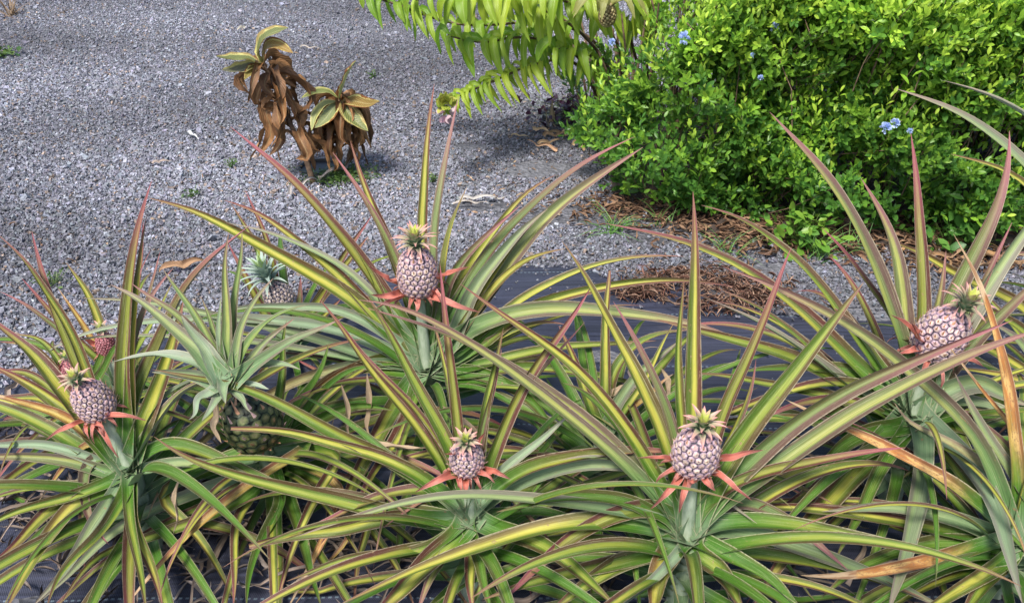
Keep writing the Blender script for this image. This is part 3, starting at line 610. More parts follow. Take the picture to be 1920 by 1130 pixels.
plant('middle back pineapple plant with the largest upright lilac fruit against the gravel', B5, 1.90, [
 (26, 'y', [(817, 155), (803, 250), (795, 350), (792, 470), (798, 620)], {'roll': 0}), (24, 'R', [(861, 180), (838, 290), (819, 400), (812, 520), (808, 630)]),
 (24, 'Y', [(874, 350), (850, 410), (834, 500), (818, 620)]), (28, 'y', [(657, 265), (688, 360), (728, 455), (765, 560), (790, 640)]), (22, 'R', [(625, 285), (678, 365), (735, 470), (778, 590)]),
 (30, 'r', [(432, 236), (540, 330), (620, 420), (700, 520), (770, 630)]), (34, 'Y', [(278, 371), (360, 392), (460, 444), (560, 500), (660, 560), (760, 650)]),
 (26, 'y', [(425, 378), (490, 402), (573, 465), (650, 530), (750, 640)]), (20, 's', [(425, 419), (513, 440), (640, 500), (740, 600)]),
 (36, 'm', [(1206, 277), (1100, 345), (1020, 410), (940, 510), (860, 620)]), (26, 'R', [(1189, 257), (1090, 310), (1000, 385), (920, 470), (840, 600)]), (26, 'y', [(1045, 330), (994, 357), (948, 405), (890, 490), (830, 600)]),
 (20, 'R', [(975, 385), (900, 452), (845, 520), (822, 600)]), (24, 'Y', [(1057, 467), (994, 485), (941, 524), (884, 591), (840, 660)]), (26, 'y', [(1282, 482), (1206, 480), (1118, 499), (1029, 538), (950, 585), (850, 680)]),
 (24, 'y', [(1375, 538), (1267, 524), (1171, 529), (1082, 549), (987, 580), (860, 680)]), (36, 'm', [(1395, 640), (1280, 605), (1171, 588), (1065, 580), (959, 590), (867, 625)]),
 (24, 'S', [(67, 674), (106, 644), (212, 612), (311, 603), (460, 598), (640, 619), (750, 670)]), (22, 'S', [(357, 600), (442, 580), (531, 575), (640, 582), (760, 650)]),
 (20, 's', [(88, 658), (141, 637), (248, 628), (340, 635), (520, 650), (750, 690)]), (22, 's', [(149, 556), (248, 563), (354, 582), (540, 620), (750, 690)]),
 (26, 'O', [(460, 932), (467, 889), (496, 840), (566, 765), (640, 702), (740, 670)]), (22, 't', [(274, 974), (294, 918), (336, 868), (389, 818), (481, 755), (566, 708), (700, 680)]),
 (36, 'y', [(770, 720), (732, 775), (685, 870), (640, 950), (600, 1020)]), (34, 'y', [(790, 725), (764, 790), (711, 882), (665, 960)]), (34, 's', [(840, 660), (890, 540), (960, 450), (1030, 390)]),
 (32, 'y', [(830, 660), (900, 560), (960, 470), (1000, 420)]), (30, 'G', [(830, 700), (900, 700), (980, 740), (1060, 830)]), (28, 'G', [(840, 710), (930, 720), (1020, 760), (1120, 850)]),
 (28, 'g', [(770, 700), (690, 690), (600, 720), (540, 790)]), (26, 'y', [(840, 690), (930, 640), (1010, 605), (1060, 610)]), (26, 'g', [(850, 700), (960, 670), (1080, 650), (1230, 640)]),
 (26, 'g', [(850, 705), (980, 690), (1100, 700), (1250, 735)]), (26, 'g', [(770, 690), (730, 610), (700, 520), (660, 450)]),
 ], 22, dict(c=(782, 508), w=84, h=100, tilt=(.0, .0), crown=(38, .050, .017, PINK), spiky=.45,
   bracts=[(17, [(752, 535), (730, 528), (708, 512), (690, 498)]), (15, [(815, 528), (840, 515), (880, 500)]), (19, [(762, 555), (735, 566), (705, 578)]), (15, [(755, 552), (720, 555), (695, 552)]), (16, [(795, 555), (825, 562), (860, 575), (900, 585)]), (14, [(785, 558), (786, 575), (780, 590)]), (16, [(800, 552), (815, 548), (828, 570)])]))
plant('rear-left pineapple plant carrying a pale fruit under a silvery green leafy top', B8, 2.30, [
 (18, 'r', [(700, 400), (650, 470), (610, 540), (560, 620)]), (22, 'y', [(690, 440), (640, 510), (590, 580), (555, 630)]), (18, 'r', [(430, 455), (460, 520), (500, 590), (535, 640)]),
 (18, 'R', [(565, 520), (560, 580), (550, 630)]), (20, 'g', [(430, 380), (480, 460), (520, 560)]), (18, 'r', [(462, 355), (505, 470), (530, 600)]), (20, 'y', [(640, 560), (600, 600), (560, 640)])],
 14, dict(c=(520, 553), w=60, h=50, tilt=(-.3, 0), kind='pale', spiky=.2, crown=(34, .085, .02, SILV)), dict(L=(.4, .55)))
plant('pineapple plant behind the left corner with a small red fruit at its centre', B7, 2.0, [
 (22, 'Y', [(127, 490), (159, 542), (184, 598), (208, 670)]), (18, 'r', [(270, 415), (262, 500), (250, 600), (235, 690)]), (16, 'R', [(300, 470), (280, 560), (250, 650)]),
 (16, 'r', [(40, 520), (100, 590), (160, 650), (215, 700)]), (14, 'R', [(0, 545), (90, 600), (190, 680)]), (18, 'g', [(330, 520), (290, 600), (245, 680)]), (16, 'O', [(110, 540), (150, 600), (200, 680)])],
 14, dict(c=(198, 645), w=40, h=52, kind='red', spiky=1.3, crown=(14, .03, .012, PINK), bracts=[(14, [(188, 655), (170, 640), (150, 628)])]), dict(L=(.35, .5), W=(.02, .03)))
plant('leftmost pineapple plant with a tiny red fruit half hidden behind crossing leaves', B9, 1.78, [
 (20, 'y', [(0, 640), (60, 650), (110, 700), (135, 750)]), (18, 'g', [(20, 625), (80, 640), (125, 700)]), (16, 'y', [(230, 640), (200, 680), (160, 740)]), (16, 'G', [(262, 690), (230, 640), (190, 700), (155, 760)]),
 (22, 'y', [(-20, 750), (60, 745), (120, 765)]), (20, 'r', [(-30, 700), (50, 700), (120, 750)])],
 14, dict(c=(131, 690), w=36, h=42, kind='red', spiky=1.3, crown=(10, .02, .01, PINK), bracts=[(12, [(125, 700), (115, 690), (108, 675)])]), dict(L=(.35, .5), W=(.02, .03)))
# mature fruit with its big leafy top
p6 = plant('ripening pineapple plant with dark green fruit topped by a large spreading silver rosette', B6, 1.64, [
 (30, 'G', [(500, 850), (580, 800), (660, 760), (740, 770)]), (26, 's', [(500, 880), (414, 905), (336, 935), (265, 968), (177, 1025), (71, 1130)]), (26, 'g', [(510, 890), (457, 939), (354, 982), (248, 1018), (177, 1049), (110, 1130)]),
 (28, 'y', [(500, 880), (488, 914), (453, 965), (441, 1031), (439, 1140)]), (30, 'G', [(520, 880), (531, 942), (488, 1024), (460, 1140)]), (26, 'Y', [(300, 920), (345, 975), (395, 1040), (452, 1140)], {'dY': -.3}),
 (28, 'G', [(520, 870), (545, 950), (570, 1020), (600, 1140)]), (26, 'O', [(600, 830), (531, 868), (460, 914), (389, 971), (319, 1038), (235, 1140)], {'dY': -.4}), (26, 'y', [(640, 850), (602, 914), (556, 1013), (515, 1140)], {'dY': -.35}),
 (20, 'o', [(640, 914), (605, 1013), (535, 1145)], {'dY': -.35}), (18, 'O', [(660, 980), (610, 1060), (548, 1140)], {'dY': -.3}), (24, 'y', [(682, 960), (675, 1040), (662, 1140)], {'dY': -.3}), (24, 'y', [(640, 930), (693, 992), (746, 1070), (785, 1145)], {'dY': -.3}),
 (24, 'G', [(480, 850), (400, 800), (330, 790), (280, 830)]), (24, 'G', [(520, 850), (620, 860), (700, 900), (760, 960)]), (28, 'G', [(490, 840), (440, 770), (380, 730), (300, 730)]), (26, 'G', [(520, 840), (560, 760), (600, 700), (620, 640)]),
 (24, 'G', [(520, 850), (600, 740), (670, 690), (720, 690)]), (22, 'G', [(510, 840), (525, 740), (530, 660), (540, 600)])], 24, None)
cfr = at(470, 786, 1.54); A6 = Vector((-.18, -.15, 1)).normalized(); d6 = depth(1.54, cfr.z)
f6, M6, _ = fruit(p6, cfr, A6, 54*d6/F, 60*d6/F, 'ripe', spiky=.3)
V, Fc = tube([tuple(wloc(p6)+Vector((0, 0, .1))), tuple(cfr-A6*.04)], .018, .014); mk('stem', V, Fc, STALK, p6)
cb = at(428, 722, 1.64)
rosette = [(24, 'y', [(427, 438), (424, 520), (425, 620), (427, 690)]), (22, 'g', [(304, 503), (354, 570), (400, 650), (425, 710)]), (30, 'm', [(205, 531), (283, 580), (354, 641), (415, 710)]),
 (24, 'r', [(248, 531), (330, 590), (390, 650)]), (18, 's', [(412, 556), (412, 620), (420, 690)]), (34, 's', [(340, 591), (380, 650), (418, 710)]), (22, 'm', [(513, 520), (480, 560), (455, 610), (438, 690)]),
 (26, 'g', [(577, 573), (520, 592), (470, 640), (438, 705)]), (22, 'r', [(552, 597), (500, 640), (445, 705)]), (22, 'm', [(531, 612), (480, 660), (445, 715)]), (26, 'R', [(640, 598), (560, 635), (500, 668), (442, 712)]),
 (26, 's', [(566, 692), (513, 681), (470, 690), (438, 718)]), (34, 'S', [(209, 680), (290, 666), (372, 684), (420, 718)]), (28, 's', [(283, 697), (350, 700), (418, 722)]), (24, 's', [(425, 756), (418, 735), (422, 712)]),
 (24, 'S', [(354, 788), (378, 748), (418, 724)]), (20, 'S', [(506, 730), (470, 722), (436, 722)]), (18, 's', [(470, 770), (450, 745), (432, 724)]), (22, 's', [(380, 790), (400, 760), (424, 726)]),
 (28, 's', [(445, 600), (450, 640), (436, 700)]), (20, 'g', [(380, 560), (400, 620), (422, 700)]), (22, 'g', [(455, 430), (445, 520), (434, 640)])]
for i, (wp, st, pts) in enumerate(rosette):
    o = traced(f6, (428, 722), 1.50, wp*1.18, st, pts, prof='spike', fold=.4); o.name = 'crown_leaf'; o.data.name = 'crown_leaf'
    o.color = (o.color[0]*.7, o.color[1]*.8, 0, min(1, o.color[3]+.2))
plant('pineapple plant at the right edge with yellow and orange dying leaves', B10, 1.38, [
 (44, 'o', [(1471, 748), (1563, 797), (1669, 850), (1776, 910), (1846, 965), (1885, 1005)], {'k': .22}), (32, 'o', [(1505, 1080), (1599, 1080), (1684, 1066), (1776, 1045), (1864, 1018)], {'dY': -.34}), (28, 't', [(1680, 755), (1705, 797), (1751, 815), (1811, 850), (1865, 900), (1905, 980)]),
 (34, 'o', [(1785, 440), (1835, 530), (1861, 612), (1882, 719), (1893, 800), (1908, 940)]), (18, 'o', [(1767, 635), (1810, 690), (1860, 760), (1900, 820), (1920, 940)]), (28, 'y', [(1290, 978), (1344, 962), (1440, 950), (1545, 957), (1670, 975), (1810, 1005)]),
 (34, 'm', [(1354, 503), (1439, 531), (1563, 591), (1650, 650), (1725, 715), (1811, 796), (1857, 882), (1888, 980)]), (24, 'R', [(1775, 748), (1846, 800), (1905, 870), (1915, 960)]), (34, 'g', [(1885, 1020), (1800, 1000), (1700, 980), (1600, 960), (1500, 940)]),
 (34, 's', [(1880, 1010), (1780, 970), (1660, 950), (1540, 960)]), (36, 's', [(1960, 1000), (1900, 900), (1840, 800), (1790, 700)], {}), (34, 'Y', [(1960, 800), (1930, 880), (1905, 980)]), (30, 'r', [(1975, 720), (1945, 860), (1905, 990)]),
 (40, 'G', [(1880, 1040), (1780, 1050), (1700, 1100), (1620, 1160)]), (40, 'g', [(1890, 1050), (1850, 1090), (1800, 1160)]), (38, 'G', [(1880, 1030), (1750, 1020), (1620, 1060), (1540, 1120)]), (34, 'Y', [(1890, 1040), (1790, 1110), (1700, 1160)])],
 24, None)
plant('far right pineapple plant sending yellowed leaves in from outside the frame', B11, 1.85, [
 (22, 'Y', [(1687, 588), (1758, 609), (1811, 632), (1882, 670), (1970, 730)]), (22, 'Y', [(1768, 692), (1846, 697), (1920, 719), (2000, 770)]), (32, 'Y', [(1645, 444), (1722, 471), (1793, 517), (1882, 556), (1960, 620)]),
 (26, 'g', [(1760, 540), (1850, 580), (1940, 640)]), (30, 'g', [(1800, 800), (1900, 770), (1980, 780)]), (30, 's', [(1850, 600), (1920, 650), (1990, 740)])], 22, None, dict(L=(.5, .75)))
plant('grey-green leaved pineapple plant reaching in at the upper right over the hedge', B12, 2.1, [
 (34, 's', [(1684, 163), (1776, 202), (1846, 248), (1920, 306), (2010, 410), (2080, 530)]), (34, 's', [(1765, 150), (1846, 177), (1920, 216), (2010, 300), (2090, 450)]), (24, 'Y', [(1786, 287), (1864, 311), (1920, 347), (2000, 430), (2080, 540)]),
 (26, 'm', [(1870, 480), (1950, 480), (2050, 560)])], 12, None, dict(L=(.4, .6)))
plant('fruitless green pineapple plant filling the gap between the two middle fruits', B13, 1.68, [
 (24, 'y', [(1140, 505), (1138, 590), (1135, 700), (1132, 800)], {'cut': .93}), (18, 'Y', [(1265, 600), (1230, 680), (1180, 760), (1140, 820)]), (20, 'O', [(1265, 700), (1220, 740), (1170, 780), (1135, 830)]),
 (24, 'y', [(1050, 610), (1080, 690), (1110, 770), (1128, 820)]), (24, 'G', [(1000, 720), (1050, 760), (1110, 815)]), (26, 's', [(1270, 640), (1200, 700), (1150, 770), (1130, 830)]), (26, 'g', [(1290, 620), (1210, 635), (1150, 700), (1130, 800)])],
 30, None, dict(stys='GGGgy', el=(8, 50)))
# ------------------------------------------------------------------ withered plants
def broad(name, parent, pts, Y0, Y1, wpx, mat, col, fold=.25, roll=0., twist=0., wave=.12, n=12):
    P = spline(pts, n); C = np.array([at(p[0], p[1], Y0+(Y1-Y0)*i/n) for i, p in enumerate(P)]); d0 = depth((Y0+Y1)/2, .3)
    V, Fc, UV = strap_mesh(C, wpx*d0/F, 'lance', fold=fold, roll=roll, twist=twist, cols=7, wave=wave); o = mk(name, V, Fc, mat, parent, uvs=UV); o.color = tuple(col)+(1,) if len(col) == 3 else col; return o
def withered(label, base, Ys, stem, good, n, seed, radius):
    g = ground(*base); root = thing('withered_plant', (g.x, g.y, 0), label, 'withered plant', 'withered variegated plants on the gravel')
    P = [at(p[0], p[1], g.y+(Ys-g.y)*i/(len(stem)-1)) for i, p in enumerate(stem)]; P[0].z = 0
    V, Fc = tube([tuple(p) for p in P], .014, .008, 8, 16); mk('stem', V, Fc, TWIG, root)
    for pts, w, col in good: broad('leaf', root, pts, Ys-.05, Ys-.17, w*1.05, VEG, col, wave=.1, roll=random.uniform(-.3, .3))
    rr = random.Random(seed)
    for i in range(n):
        f = .30+.66*i/n+rr.uniform(-.04, .04); k = f*(len(P)-1); j = min(int(k), len(P)-2); s0 = P[j].lerp(P[j+1], k-j)
        a = i*2.4+rr.uniform(-.4, .4); L = rr.uniform(.09, .185)*radius; out = Vector((math.cos(a), math.sin(a), 0))
        h = rr.uniform(.5, 1.1); p1 = s0+out*L*.38*h+Vector((0, 0, L*.25)); p2 = s0+out*L*.72*h+Vector((0, 0, L*.12)); p3 = s0+out*L*rr.uniform(.8, 1.1)*h+Vector((rr.uniform(-.02, .02), 0, -L*rr.uniform(.15, .4))); p4 = s0+out*L*rr.uniform(.6, 1.2)*h+Vector((rr.uniform(-.04, .04), 0, -L*rr.uniform(.45, .9)))
        C = spline([tuple(s0), tuple(p1), tuple(p2), tuple(p3), tuple(p4)], 12); C[:, 2] = np.maximum(C[:, 2], .02)
        V, Fc, UV = strap_mesh(C, rr.uniform(.028, .054), 'lance', fold=rr.uniform(.3, .75), twist=rr.uniform(-1.6, 1.6), roll=rr.uniform(-.8, .8), cols=7, wave=.45, up=(out.x*.6, out.y*.6, .6))
        q = rr.random(); o = mk('dead_leaf', V, Fc, BROWN, root, uvs=UV)
        q = q*q; o.color = (.16+.34*q, .07+.18*q, .026+.07*q, 1)
    return root
YV = (.13, .15, .06, .6); DV = (.12, .11, .11, .3)
withered('taller leaning withered plant with brown hanging leaves and variegated tip on the left', (588, 346), 3.75,
 [(588, 346), (574, 300), (548, 240), (525, 190), (508, 145), (490, 120)],
 [([(492, 120), (460, 112), (430, 112), (404, 106)], 34, YV), ([(490, 122), (465, 128), (440, 134), (416, 132)], 34, DV), ([(492, 118), (486, 95), (500, 68), (541, 52)], 30, YV), ([(495, 122), (500, 90), (520, 85), (550, 100)], 26, (.30, .15, .05, 1)), ([(492, 122), (475, 130), (458, 150)], 20, (.2, .13, .04, 1))], 38, 3, 1.1)
withered('shorter bushy withered plant with a spread of yellow-edged leaves on top', (634, 330), 3.85,
 [(634, 330), (636, 290), (638, 240), (638, 205), (636, 185)],
 [([(636, 186), (645, 160), (655, 135), (668, 114)], 34, (.17, .22, .10, 1)), ([(634, 184), (612, 172), (590, 174), (565, 184)], 18, (.22, .25, .08, 0)), ([(640, 190), (655, 215), (675, 235), (690, 246)], 34, YV), ([(634, 192), (620, 210), (605, 228), (590, 240)], 28, (.2, .23, .12, 1)), ([(640, 190), (665, 190), (690, 195), (712, 190)], 26, (.24, .12, .04, 1)), ([(632, 190), (610, 195), (592, 215), (584, 245)], 18, (.3, .32, .12, 0))], 62, 9, 1.0)
# ------------------------------------------------------------------ arching cane plants
def cane(root, pts, Y0, Y1, nl, L, w, side=1, start=.25, leaf_dir=(0, 0, -1), tone=0., both=True, spreadx=-.15):
    P = spline(pts, 30); C = np.array([at(p[0], p[1], Y0+(Y1-Y0)*i/30) for i, p in enumerate(P)])
    V, Fc = tube([tuple(c) for c in C[::3]], .010, .004, 7, 24); st = mk('cane', V, Fc, TWIG if start > .2 else STALK, root)
    T = nrm(np.gradient(C, axis=0))
    for i in range(nl):
        f = start+(1-start)*i/(nl-1)*.98; k = f*30; j = int(min(k, 29)); p = C[j]+(C[j+1]-C[j])*(k-j); t = T[j]
        sd = (1 if i % 2 else -1); l = L*1.25*random.uniform(.55, 1.15)*(1-.35*max(0, f-.6)/.4)
        o1 = nrm(t*.45+np.array((0, sd*.5*random.uniform(.4, 1), .15))+np.array((random.uniform(-.1, .1), 0, 0)))
        dn = nrm(np.array((t[0]*spreadx+random.uniform(-.4, .4), sd*.2-.05+random.uniform(-.15, .15), -1.)))
        q1 = p+o1*l*.28; q2 = q1+nrm(o1*.4+dn*.8)*l*.32; q3 = q2+dn*l*.42
        Cc = spline([p, q1, q2, q3], 10)
        V, Fc, UV = strap_mesh(Cc, w*1.15*random.uniform(.7, 1.15), 'lance', fold=.35, twist=random.uniform(-.6, .6), roll=random.uniform(-.5, .5), cols=5, wave=.08, up=(t[0]*.6, -.6, .6))
        o = mk('leaf', V, Fc, CANE_LEAF, st, uvs=UV); g = random.random()*.6+tone*.4
        o.color = (.13+.30*g, .30+.24*g, .02+.03*g, 1)
    return st, C
g0 = ground(1165, 235); rc = thing('arching_cane_plant', (g0.x, g0.y, 0), 'tall arching cane plant with drooping bright green lance leaves beside the hedge', 'tropical plant')
gb = (1165, 238); Yg = g0.y
cane(rc, [gb, (1150, 130), (1090, 60), (1000, 42), (900, 48), (830, 40), (760, 14), (690, -8)], Yg, 4.1, 34, .22, .038, start=.34, tone=.2)
cane(rc, [gb, (1130, 160), (1060, 90), (980, 70), (900, 80), (840, 66)], Yg, 3.95, 24, .22, .040, start=.38, tone=.1)
cane(rc, [(1185, 225), (1130, 110), (1060, 40), (960, 0), (860, -5), (780, 0)], Yg, 3.8, 26, .22, .042, start=.42, tone=.7)
cane(rc, [(1185, 225), (1160, 90), (1100, 20), (1010, -8), (930, -4), (860, 2)], Yg, 3.75, 24, .22, .044, start=.42, tone=.9)
cane(rc, [(1150, 232), (1120, 180), (1080, 118), (1010, 118), (930, 150), (870, 176), (832, 192)], Yg, 3.75, 38, .175, .026, start=.42, tone=.9, spreadx=-.7)
cane(rc, [(1200, 215), (1190, 100), (1150, 20), (1080, -12), (1020, -6)], Yg, 3.9, 22, .24, .044, start=.42, tone=.7)
cane(rc, [(1215, 200), (1210, 80), (1190, -20), (1150, -60)], Yg, 4.1, 14, .25, .045, start=.5, tone=.8)
cane(rc, [(1225, 200), (1225, 60), (1230, -30), (1260, -70)], Yg, 4.3, 12, .22, .045, start=.5, tone=.6)
cane(rc, [(1170, 235), (1140, 150), (1100, 100), (1040, 90)], Yg, 4.0, 14, .2, .04, start=.5, tone=.3)
bare = []
for k in range(9):
    x0 = 1095+k*12; x1 = 1045+k*18+random.uniform(-15, 15); V, Fc = tube([tuple(at(x0, 225+random.uniform(-10, 15), Yg)), tuple(at((x0+x1)/2+5, 130, Yg+.05)), tuple(at(x1, random.uniform(10, 70), Yg+.1))], .008, .006, 6)
    mk('dry_cane', V, Fc, TWIG, rc)
def blossom(name, parent, c, r, n, c1, c2, pet=.5, dirn=(0, -.5, .6), mat=None):
    tv, tf = leaf_tmpl(.2, .1, .7); D = nrm(rng.normal(size=(n, 3))+np.array(dirn)[None]*1.2); M = frames(D)*(r*pet)
    T = np.array(c)[None]+D*r*.35; V, Fc = batch(tv, tf, M, T); q = rng.random((n, 1)); cc = np.array(c1)*q+np.array(c2)*(1-q)
    return mk(name, V, Fc, mat or PETAL, parent, cols=np.repeat(cc, len(tv), 0))
blossom('flower_bud', rc, at(836, 196, 3.70), .04, 40, (.30, .38, .05), (.45, .42, .08), 1.)
blossom('flower', rc, at(838, 212, 3.68), .04, 22, (.62, .50, .52), (.55, .28, .38), .9, (0, -.3, -.8))
cc = at(1139, 28, 3.9); V = []; D = []
ni = 120
ph = np.arccos(1-2*(np.arange(ni)+.5)/ni); th = np.arange(ni)*2.39996
D = np.stack([np.sin(ph)*np.cos(th), np.sin(ph)*np.sin(th), np.cos(ph)], 1)
V, Fc = batch(cube, cf, frames(D)*np.array(.011), np.array(cc)+D*np.array((.034, .034, .048))); qq = rng.random((ni, 1))
mk('seed_head', V, Fc, EYES, rc, cols=np.repeat(np.array((.20, .14, .06))*qq+np.array((.45, .38, .18))*(1-qq), 8, 0))
for i in range(7):
    a = i*.9; p = np.array(cc)+np.array((0, 0, .03)); q = p+np.array((math.cos(a)*.10, -.02+math.sin(a)*.05, .05)); e = p+np.array((math.cos(a)*.17, -.03+math.sin(a)*.08, -.03))
    V, Fc, UV = strap_mesh(spline([p, q, e], 8), .035, 'lance', cols=5, wave=.2); o = mk('leaf', V, Fc, CANE_LEAF, rc, uvs=UV); o.color = (.34, .34, .10, 1)
# ------------------------------------------------------------------ flowering hedge
hroot = thing('flowering_hedge', (1.6, 3.9, 0), 'large dense green hedge of small oval leaves dotted with pale blue flowers', 'hedge')
def hz(x):  return np.interp(x, [.25, .5, .9, 1.5, 1.9, 2.25, 3.0], [.55, .82, .98, 1.0, .80, .50, .38])
def yf(x):  return np.interp(x, [.25, .5, .9, 1.2, 1.9, 3.0], [3.75, 3.5, 3.28, 3.14, 3.14, 3.18])
def yb(x):  return np.interp(x, [.25, .6, 1.5, 2.1, 3.0], [4.2, 4.7, 4.9, 4.6, 4.3])
def lump(x, y, z): return .07*np.sin(x*6.1+y*3+1)+.05*np.sin(x*11+z*9)+.05*np.sin(y*8+z*5+2)+.04*np.sin(z*14+x*4)
N0 = 15500; x = rng.uniform(.24, 3.0, N0); z = rng.random(N0)**.8; y = rng.random(N0)
top = hz(x)+lump(x, y*1.4, z*0); front = yf(x)+lump(x, z*0, z*2)*1.2+.30*np.clip(z-.55, 0, 1)**1.5+.10*(1-z)*np.sin(x*5)**2
mode = rng.random(N0); P = np.zeros((N0, 3)); Dn = np.zeros((N0, 3)); dpt = np.abs(rng.normal(size=N0))*.07
F1 = mode < .43; T1 = (mode >= .43) & (mode < .84); I1 = mode >= .84
P[F1] = np.stack([x, front+dpt, z*top*.98+.02], 1)[F1]; Dn[F1] = np.array((0, -.75, .55))
yy = yf(x)+.12+y*(yb(x)-yf(x)-.1); edge = np.minimum(1, np.minimum((yy-yf(x))/.35, 1.2))
P[T1] = np.stack([x, yy, top*(.82+.18*edge)-dpt], 1)[T1]; Dn[T1] = np.array((0, -.15, 1.))
P[I1] = np.stack([x, yf(x)+.1+y*.9, z*top*.85], 1)[I1]; Dn[I1] = np.array((0, -.4, .8))
# thin out low front and the gaps
dens = np.ones(N0); low = P[:, 2] < .30; dens[low] = .28+.9*(np.sin(P[low, 0]*7.3+1)*.5+.5)**2
mid = (~low) & (P[:, 2] < .62) & (~T1); gap = np.sin(P[:, 0]*8.3+2)*np.sin(P[:, 2]*13+P[:, 0]*3)
dens[mid & (gap > .1)] = .15
dens[(P[:, 0] > 1.5) & (P[:, 2] < .55) & ~T1] *= .5
keep = rng.random(N0) < dens; keep &= ~(P[:, 0] < .30+(P[:, 2]-.28)*.85); keep &= ~((P[:, 0] < .45) & (P[:, 2] < .22))
P = P[keep]; Dn = Dn[keep]; T1k = T1[keep]; n = len(P)
Dn[:, 0] += np.where(P[:, 0] < .6, -.6, 0); Dn = nrm(Dn+rng.normal(size=(n, 3))*.42)
tv, tf = leaf_tmpl(.18, .14, .44); LM = []; LT = []; LC = []; stemV = []
nl = 12
Lg = np.where(rng.random(n) < .22, rng.uniform(1.4, 2.4, n), 1.)
Dn = nrm(Dn+np.array((0, 0, 1.))*(Lg-1)[:, None]*1.2)
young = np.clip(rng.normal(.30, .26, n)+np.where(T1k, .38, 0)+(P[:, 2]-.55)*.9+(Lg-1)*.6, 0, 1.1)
patchn = .5+.5*np.sin(P[:, 0]*9+P[:, 2]*11)*np.sin(P[:, 1]*7+P[:, 0]*4)
for i in range(nl):
    f = i/(nl-1); ref = np.array((0, 0, 1.))+rng.normal(size=(n, 3))*.01
    X = nrm(np.cross(Dn, ref+np.array((.3, 0, 0)))); Z = np.cross(X, Dn); a = i*2.4+rng.uniform(0, .5, n)+np.arange(n)*1.7
    out = X*np.cos(a)[:, None]+Z*np.sin(a)[:, None]; th = 1.15-.85*f
    D = nrm(out*math.sin(th)+Dn*math.cos(th)+np.array((0, 0, .15))); slen = .14*Lg
    T = P+Dn*(slen*(f-.4))[:, None]
    l = (.044-.016*f)*rng.uniform(.75, 1.25, n); NN = nrm(Dn*math.sin(th)*1.0-out*math.cos(th)+rng.normal(size=(n, 3))*.3)
    LM.append(frames(D, NN)*l[:, None, None]); LT.append(T)
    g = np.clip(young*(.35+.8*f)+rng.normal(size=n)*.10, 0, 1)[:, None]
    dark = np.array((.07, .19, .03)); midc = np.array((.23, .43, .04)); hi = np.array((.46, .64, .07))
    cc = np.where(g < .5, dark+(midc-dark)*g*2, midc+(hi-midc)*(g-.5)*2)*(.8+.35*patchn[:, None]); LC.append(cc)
LM = np.concatenate(LM); LT = np.concatenate(LT); LC = np.concatenate(LC); ok = LT[:, 2] > .02
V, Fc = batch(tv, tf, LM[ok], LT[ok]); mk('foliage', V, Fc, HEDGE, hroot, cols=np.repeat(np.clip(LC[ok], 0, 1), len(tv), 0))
# stems: main trunks plus twigs running to the sprigs
parts = []
for i in range(46):
    bx = random.uniform(.45, 2.8); by = yf(bx)+random.uniform(.35, 1.1); ex_ = bx+random.uniform(-.3, .3); ey_ = by+random.uniform(-.3, .2)
    V, Fc = tube([(bx, by, 0), ((bx+ex_)/2+random.uniform(-.06, .06), (by+ey_)/2, .35), (ex_, ey_, float(hz(ex_))*.85)], .011, .004, 6, 10); mk('stem', V, Fc, TWIG, hroot)
idx = rng.choice(n, 2600, replace=False)
for i in idx:
    p = P[i]; q = p-Dn[i]*random.uniform(.10, .28)+np.array((0, random.uniform(0, .12), -random.uniform(.02, .12))); q[2] = max(q[2], .01)
    parts.append(tube([tuple(q), tuple((p+q)/2+rng.normal(size=3)*.01), tuple(p+Dn[i]*.05)], .0028, .0014, 3, 3))
V, Fc = join(parts); mk('twigs', V, Fc, TWIG, hroot)
for px, py, Y, r in ((1283, 72, 3.36, .034), (1452, 52, 3.5, .026), (1516, 74, 3.5, .028), (1411, 104, 3.45, .014), (1426, 146, 3.4, .016), (1660, 240, 3.18, .030), (1678, 232, 3.2, .026), (1706, 246, 3.22, .016), (1147, 80, 3.6, .022)):
    for k in range(1):
        blossom('flower_cluster', hroot, at(px, py, Y-.20), r*.85, 40, (.34, .46, .80), (.58, .68, .90), .55)
# ------------------------------------------------------------------ litter, weeds, grass, small things
def litter(name, label, spots, n, L, W, cols, curl=1., zmax=.02, kind='stuff'):
    tv, tf = leaf_tmpl(.5*curl, .3, 1.); tv = tv.copy()
    c = []; 
    for _ in range(n):
        (px, py, sx, sy) = random.choice(spots); g = ground(px, py); c.append((g.x+random.gauss(0, sx), g.y+random.gauss(0, sy), random.uniform(.008, zmax)))
    c = np.array(c); a = rng.uniform(0, 6.28, n); D = np.stack([np.cos(a), np.sin(a), rng.normal(size=n)*.25], 1); NN = np.array((0, 0, 1.))+rng.normal(size=(n, 3))*.6
    M = frames(D, NN); l = rng.uniform(L[0], L[1], n); ww = rng.uniform(W[0], W[1], n); M = M*np.stack([ww, l, l*.5], 1)[:, None, :]
    V, Fc = batch(tv, tf, M, c); V[:, 2] = np.maximum(V[:, 2]+.01, .016); q = rng.random((n, 1)); cc = np.array(cols[0])*q+np.array(cols[1])*(1-q)
    return tag(mk(name, V, Fc, LITTER, cols=np.repeat(cc*rng.uniform(.6, 1.2, (n, 1)), len(tv), 0)), label, None, None, kind)
BR = ((.10, .05, .03), (.28, .17, .10))
litter('leaf_litter', 'brown dead leaf litter and twigs along the foot of the hedge', [(1150+75*k, 400+(k > 2)*35, .16, .10) for k in range(10)]+[(1480, 470, .2, .06), (1800, 500, .2, .06)], 2600, (.015, .06), (.004, .014), BR)
